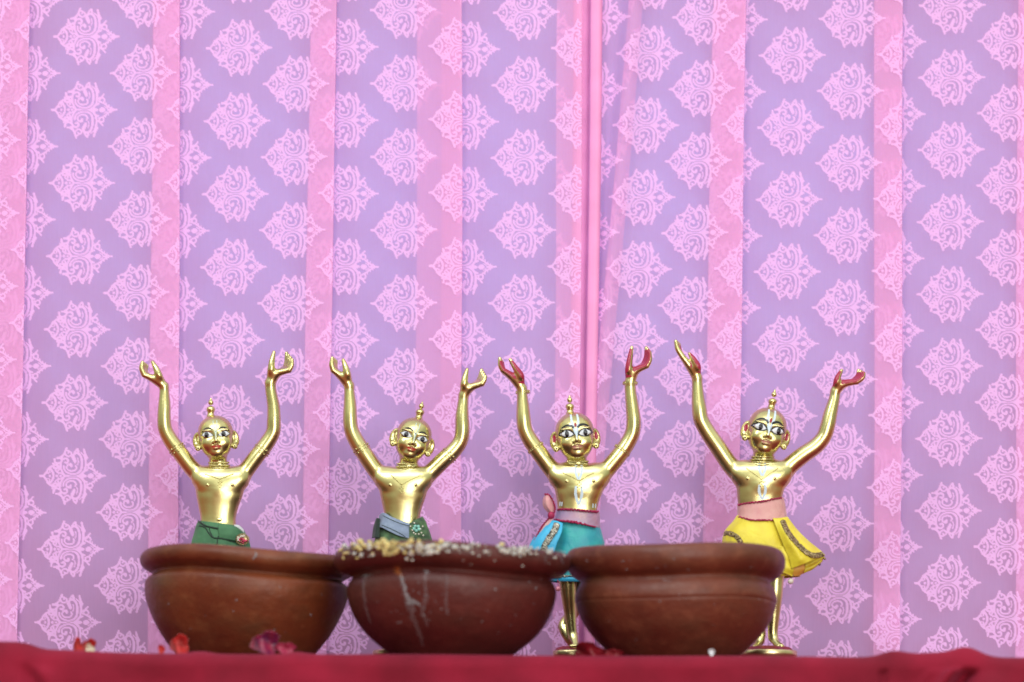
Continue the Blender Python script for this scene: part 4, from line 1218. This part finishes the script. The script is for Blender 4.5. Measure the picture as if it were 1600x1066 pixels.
PINKS = mat('sheer_pink_organza', (0.72, 0.30, 0.33, 1), rough=.45, base2=(0.80, 0.46, 0.42, 1), nscale=70, alpha=.74, sheen=.5, wrinkle=.45, wscale=60)
CRIM = mat('crimson_braid', (0.42, 0.012, 0.09, 1), rough=.6, noise=.4, nscale=600)
SILV = mat('silver_thread', (0.55, 0.52, 0.45, 1), rough=.3, metal=.8, noise=.6, nscale=500)
GOLDT = mat('gold_thread', (0.50, 0.38, 0.20, 1), rough=.32, metal=.8, noise=.6, nscale=500)
GEMP = mat('pink_gem', (0.60, 0.05, 0.13, 1), rough=.15, noise=.4, nscale=400)
TURQ = mat('turquoise_bead', (0.25, 0.60, 0.52, 1), rough=.2, noise=.3, nscale=400)
PEARL = mat('pearl_bead', (0.75, 0.68, 0.60, 1), rough=.2, noise=.1)

# --- green wrap with pink brooch
f = FIGS[0]
sk, bv = cloth_ring(f, 'wrap_skirt', [(819, 343, 33, 24, 4.5, 1), (826, 343.5, 37, 27, 4, 1), (838, 344, 41, 30, 3, 0), (852, 344, 45, 32, 2, 0), (880, 344, 47, 33, 0, 0), (930, 344, 50, 33, 0, 0), (958, 344, 52, 34, 0, 0)], GREEN,
                    [(5, 1, .004, .05), (9, 2, .004, .03)])
for pts, r in (([(309, 814), (318, 821), (326, 825), (345, 829), (366, 831), (380, 834)], 1.5), ([(312, 823), (322, 827), (328, 836), (335, 843), (350, 845), (368, 850)], 1.1),
               ([(328, 827), (331, 836), (336, 844)], .8), ([(346, 831), (345, 838), (342, 844), (341, 854)], .9), ([(347, 833), (358, 836), (372, 839)], 1.0), ([(345, 824), (356, 826), (370, 829)], .9)):
    piping(f, bv, 'piping', pts, r, DGREEN, parent=sk)
sheet(f, 'wrap_roll', [[(343, 822, -26), (358, 823, -28), (372, 827, -25), (384, 836, -16)], [(343, 830, -32), (358, 831, -33), (374, 834, -29), (386, 841, -19)], [(344, 843, -32), (358, 846, -33), (374, 849, -29), (386, 852, -18)]], GREEN, parent=sk, ripple=.5)
sheet(f, 'white_slip', [[(367, 822, -21), (374, 823, -20), (381, 829, -15)], [(368, 830, -22), (374, 831, -21), (382, 834, -16)]], fabric('white_cotton', (.75, .75, .8, 1)), parent=sk)
a = Acc(); b2 = Acc()
for i in range(22):
    t = i / 22 * 2 * math.pi
    p = f['loc']([(380.5 + 9.8 * math.cos(t), -33, 846 + 8.2 * math.sin(t))])[0]; b2.add(*sphere_data(p, 1.3 * S0, 7, 4))
b2.add(*sphere_data(f['loc']([(380.5, -29, 846)])[0], 10 * S0, 18, 9, (1, .25, .82)))
br = b2.build('brooch', GOLDT, f['root'])
for _ in range(26):
    t = random.uniform(0, 6.28); r = random.uniform(0, 7)
    p = f['loc']([(382 + r * math.cos(t), -33.5, 847 + .75 * r * math.sin(t))])[0]; a.add(*sphere_data(p, random.uniform(1.2, 2.0) * S0, 6, 4))
a.build('gem_cluster', GEMP, br)
a = Acc()
for _ in range(16):
    t = random.uniform(2.2, 5.2); r = random.uniform(5, 8.5)
    p = f['loc']([(380.5 + r * math.cos(t), -34, 846 + .8 * r * math.sin(t))])[0]; a.add(*sphere_data(p, random.uniform(.9, 1.5) * S0, 6, 4))
a.build('pearl_chips', PEARL, br)

# --- blue grey sash over green
f = FIGS[1]
sk, bv = cloth_ring(f, 'wrap_skirt', [(812, 629, 33, 23, 3, 8), (824, 629, 38, 27, 0, 8), (840, 629, 43, 30, 0, 4), (870, 630, 47, 32, 0, 0), (930, 630, 50, 33, 0, 0), (958, 630, 52, 34, 0, 0)], OLIVE, [(5, 1, .004, .05), (9, 2, .004, .03)])
sh, bs = sheet(f, 'grey_sash', [[(593, 806, -4), (600, 803, -17), (612, 810, -25), (626, 816, -28), (641, 821, -28)], [(592, 815, -6), (600, 814, -22), (612, 820, -29), (626, 827, -32), (642, 831, -31)],
                                [(589, 824, -8), (597, 827, -25), (610, 834, -33), (625, 841, -35), (642, 845, -33)]], GREY, ripple=.4)
piping(f, bs, 'sash_seam', [(599, 808), (612, 815), (626, 821), (640, 825)], .6, DGREEN, parent=sh)
piping(f, bs, 'sash_seam', [(597, 823), (610, 829), (624, 836), (634, 842)], .6, DGREEN, parent=sh)
sheet(f, 'sash_wing', [[(641, 821, -29), (650, 815, -27), (660, 809, -18)], [(640, 827, -33), (651, 824, -31), (666, 819, -18)], [(640, 836, -34), (654, 836, -31), (671, 838, -17)], [(640, 848, -34), (654, 850, -31), (674, 852, -17)]], OLIVE, ripple=.8)
sheet(f, 'dark_tuck', [[(588, 812, -8), (590, 811, -14), (594, 812, -18)], [(584, 826, -8), (588, 827, -17), (593, 828, -23)], [(582, 842, -10), (587, 842, -22), (593, 843, -29)]], DGREEN)
piping(f, bs, 'sash_edge', [(642, 822), (650, 817), (659, 811)], 1.3, fabric('pale_teal_edge', (.4, .62, .62, 1)), off_=2, parent=sh)
a = Acc()
for k_ in range(5):
    t = k_ / 5 * 2 * math.pi + .4
    a.add(*sphere_data(f['loc']([(651.5 + 4.0 * math.cos(t), -35, 829 + 3.6 * math.sin(t))])[0], 2.7 * S0, 8, 5, (1, .5, 1)))
br = a.build('bead_flower', TURQ, f['root'])
a = Acc()
for (x, y) in ((645, 832), (647, 836), (657.5, 830), (659, 836), (655, 838), (642, 826), (650, 838), (661, 826), (648, 821), (662, 840)):
    a.add(*sphere_data(f['loc']([(x, -34.5, y)])[0], 1.4 * S0, 7, 4))
a.build('pearl_chips', PEARL, br)

# --- turquoise skirt with sheer sash and bow
f = FIGS[2]
sk, bv = cloth_ring(f, 'turquoise_skirt', [(818, 902, 34, 25, 4, 2), (834, 903, 37, 28, 2, 1), (852, 903, 40, 30, 0, 0), (878, 900, 42, 32, 0, 0), (898, 898, 40, 32, 1, 2), (906, 897, 39, 31, 1, 2)], TEAL, [(4, 1, .004, .03), (7, 2.3, .0, .03)])
sh, bs = cloth_ring(f, 'sheer_sash', [(798, 903, 33, 23, 1.5, 0), (806, 903, 34, 25, 3, 1), (814, 902, 35, 27, 4.5, 1), (820, 901, 36, 29, 6, 1)], MAUVE, [(3, 1, .006, .012)], solid=.0005)
braid(f, bs, 'sash_braid', [(871, 797), (885, 798), (903, 799.5), (920, 801), (935, 801)], 2.6, CRIM, turns=11, r=1.1, parent=sh, strands=2)
braid(f, bs, 'sash_braid', [(858, 812), (870, 815), (885, 820), (905, 824), (922, 827), (934, 828)], 3.4, CRIM, turns=13, r=1.3, parent=sh, strands=2, off_=2)
bw, bb = sheet(f, 'bow_loop', [[(862, 808, -20), (850, 796, -22), (848, 784, -22), (852, 775, -20)], [(864, 806, -27), (857, 795, -31), (856, 784, -31), (856, 775, -26)], [(865, 806, -20), (867, 796, -22), (864, 784, -22), (855, 775, -19)]], PINKS, solid=.0004, ripple=1)
braid(f, None, 'bow_edge', [(864, 808, -26), (867, 798, -26), (864, 786, -26), (857, 776, -25), (851, 775, -24)], 1.6, CRIM, turns=9, r=.9, parent=bw, strands=2)
V_, F_ = sphere_data(f['loc']([(861, -27, 808)])[0], 5.5 * S0, 12, 8, (1, .8, 1.1)); V_ = V_ * 1.0
obj('bow_knot', V_, F_, CRIM, f['root'])
sheet(f, 'bow_tail', [[(858, 812, -24), (849, 822, -24), (840, 836, -24), (834, 848, -22)], [(864, 813, -27), (858, 824, -30), (850, 838, -30), (844, 852, -28)]], PINKS, solid=.0004, ripple=1)
braid(f, None, 'tail_edge', [(858, 812, -25), (849, 822, -25), (841, 835, -25), (834, 849, -24)], 1.4, CRIM, turns=8, r=.9, strands=2)
pn, pb = sheet(f, 'cyan_panel', [[(858, 816, -24), (846, 830, -25), (832, 846, -23), (824, 864, -18), (822, 880, -14)], [(868, 817, -31), (858, 832, -36), (846, 850, -37), (838, 872, -34), (836, 888, -30)],
                                 [(879, 821, -31), (877, 836, -37), (870, 853, -40), (864, 874, -38), (862, 894, -36)]], CYAN, ripple=1.2)
braid(f, pb, 'silver_trim', [(870, 822), (866, 833), (857, 846), (850, 860), (845, 878)], 9, SILV, turns=9, r=.95, parent=pn, strands=4, off_=1.2)
hm, hb = cloth_ring(f, 'cyan_hem', [(901, 897, 39.5, 32, 1, 2), (905, 897, 40.5, 33, 1, 2.4), (909, 897, 38.5, 31.5, 1, 2)], CYAN, parent=sk)
braid(f, hb, 'silver_trim', [(859, 901), (868, 903), (880, 902), (892, 900), (905, 899)], 5, SILV, turns=7, r=1.0, parent=sk, strands=3)
# bead on the hem
V_, F_ = sphere_data(f['loc']([(872, -24, 922)])[0], 4 * S0, 12, 8)
o = obj('hem_bead', V_, F_, mat('pink_bead', (.75, .25, .35, 1), rough=.2, noise=.1), f['root'])
V_, F_ = tube_data(f['loc']([(872, -24, 921), (872, -25, 914), (871, -26, 908)]), .5 * S0, 5); obj('bead_thread', V_, F_, CRIM, f['root'])

# --- yellow skirt with pink sash
f = FIGS[3]
sk, bv = cloth_ring(f, 'yellow_skirt', [(806, 1189, 37, 24, 0, 3), (816, 1188, 42, 28, 1, 3), (832, 1187, 54, 32, 1, 0), (852, 1192, 62, 36, 0, 0), (872, 1196, 62, 38, 0, 0), (890, 1196, 54, 37, 0, 2), (901, 1196, 50, 35, 0, 2)], YEL, [(3, .6, .0, .03), (6, 2.0, .006, .05), (13, 0.4, .0, .012)])
braid(f, bv, 'gold_trim', [(1131, 834), (1137, 834.5), (1145, 838), (1152, 844), (1158, 854), (1163, 864)], 6.5, GOLDT, turns=7, r=.9, parent=sk)
sh, bs = cloth_ring(f, 'pink_sash', [(783, 1188, 36, 21, -5.5, 1), (792, 1189, 37, 24, -4, 1), (802, 1190, 38, 26, -1, 4), (811, 1190, 39.5, 29, 0, 6)], PINKS, [(3, 1, .006, .012), (5, 0, .004, .01)], solid=.0005)
braid(f, bs, 'sash_braid', [(1153, 790), (1165, 788), (1180, 787), (1195, 785), (1210, 781), (1221, 779)], 2.2, CRIM, turns=12, r=.9, parent=sh, strands=2)
braid(f, bs, 'sash_braid', [(1151, 808), (1165, 813), (1180, 817), (1195, 818), (1212, 816), (1229, 811)], 1.8, CRIM, turns=12, r=.8, parent=sh, strands=2)
dr, db = sheet(f, 'front_drape', [[(1206, 813, -30), (1213, 832, -36), (1222, 856, -42), (1231, 878, -44), (1234, 893, -42)], [(1214, 813, -31), (1224, 834, -43), (1236, 856, -51), (1249, 876, -52), (1258, 884, -48)],
                                  [(1221, 812, -29), (1232, 832, -37), (1247, 852, -42), (1264, 868, -42), (1272, 877, -38)], [(1229, 810, -22), (1244, 830, -24), (1262, 848, -25), (1281, 863, -24), (1288, 870, -22)]], YEL, ripple=1.0)
braid(f, db, 'gold_trim', [(1221, 817), (1227, 832), (1236, 846), (1247, 858), (1258, 868), (1270, 872), (1284, 869)], 7.5, GOLDT, turns=13, r=.9, n=260, parent=dr, off_=1.4, strands=4)
un, ub = sheet(f, 'drape_lining', [[(1218, 850, -30), (1240, 862, -30), (1262, 866, -26), (1285, 870, -20)], [(1222, 878, -34), (1242, 884, -36), (1262, 885, -30), (1283, 880, -20)], [(1224, 897, -30), (1240, 903, -30), (1258, 896, -24), (1272, 888, -18)]], ORAN, ripple=1.6)
sheet(f, 'drape_tail', [[(1212, 856, -36), (1222, 858, -40), (1232, 866, -38)], [(1210, 880, -36), (1224, 880, -42), (1238, 888, -38)], [(1208, 896, -34), (1222, 899, -40), (1236, 904, -35)]], YEL, ripple=1.3)
sheet(f, 'drape_tip', [[(1256, 882, -34), (1272, 876, -34), (1287, 869, -22)], [(1256, 890, -33), (1270, 885, -32), (1284, 876, -22)], [(1254, 898, -30), (1268, 892, -28), (1279, 883, -21)]], YEL, ripple=1.3)
a = Acc(); a.add(*sphere_data(f['loc']([(1234, -30, 911)])[0], 4.6 * S0, 12, 8)); bd = a.build('hem_bead', PEARL, f['root'])
V_, F_ = tube_data(f['loc']([(1234, -30, 908), (1236, -31, 903), (1240, -31, 899)]), .9 * S0, 5); obj('bead_thread', V_, F_, GOLDT, bd)
for (x, y) in ((1287, 875), (1279, 884)):
    V_, F_ = sphere_data(f['loc']([(x, -24, y)])[0], 2.2 * S0, 9, 6); obj('hem_bead', V_, F_, GOLDT, f['root'])

# --- white painted marks on the chests of the two with painted palms
for f, xs_, top_, bot_ in ((FIGS[2], 904, (729, 752), (762, 791)), (FIGS[3], 1190, (726, 746), (760, 783))):
    for (y0_, y1_) in (top_, bot_):
        for sg in (-1, 1):
            pts = [(xs_ + sg * 4.2, y0_), (xs_ + sg * 4.8, y0_ + (y1_ - y0_) * .45), (xs_ + sg * .6, y1_)]
            f['decal']('chest_mark', f['strip'](pts, [3.6, 4.4, 3.4]), TILAK, .35, f['root'], frame=False)
for (x, y) in ((874.5, 789), (877.5, 789.5), (926, 792), (930, 792)):
    FIGS[2]['decal']('waist_mark', FIGS[2]['strip']([(x + .6, y - 3.5), (x, y + 3)], [1.6, 1.4], 5), TILAK, .4, FIGS[2]['root'], frame=False)
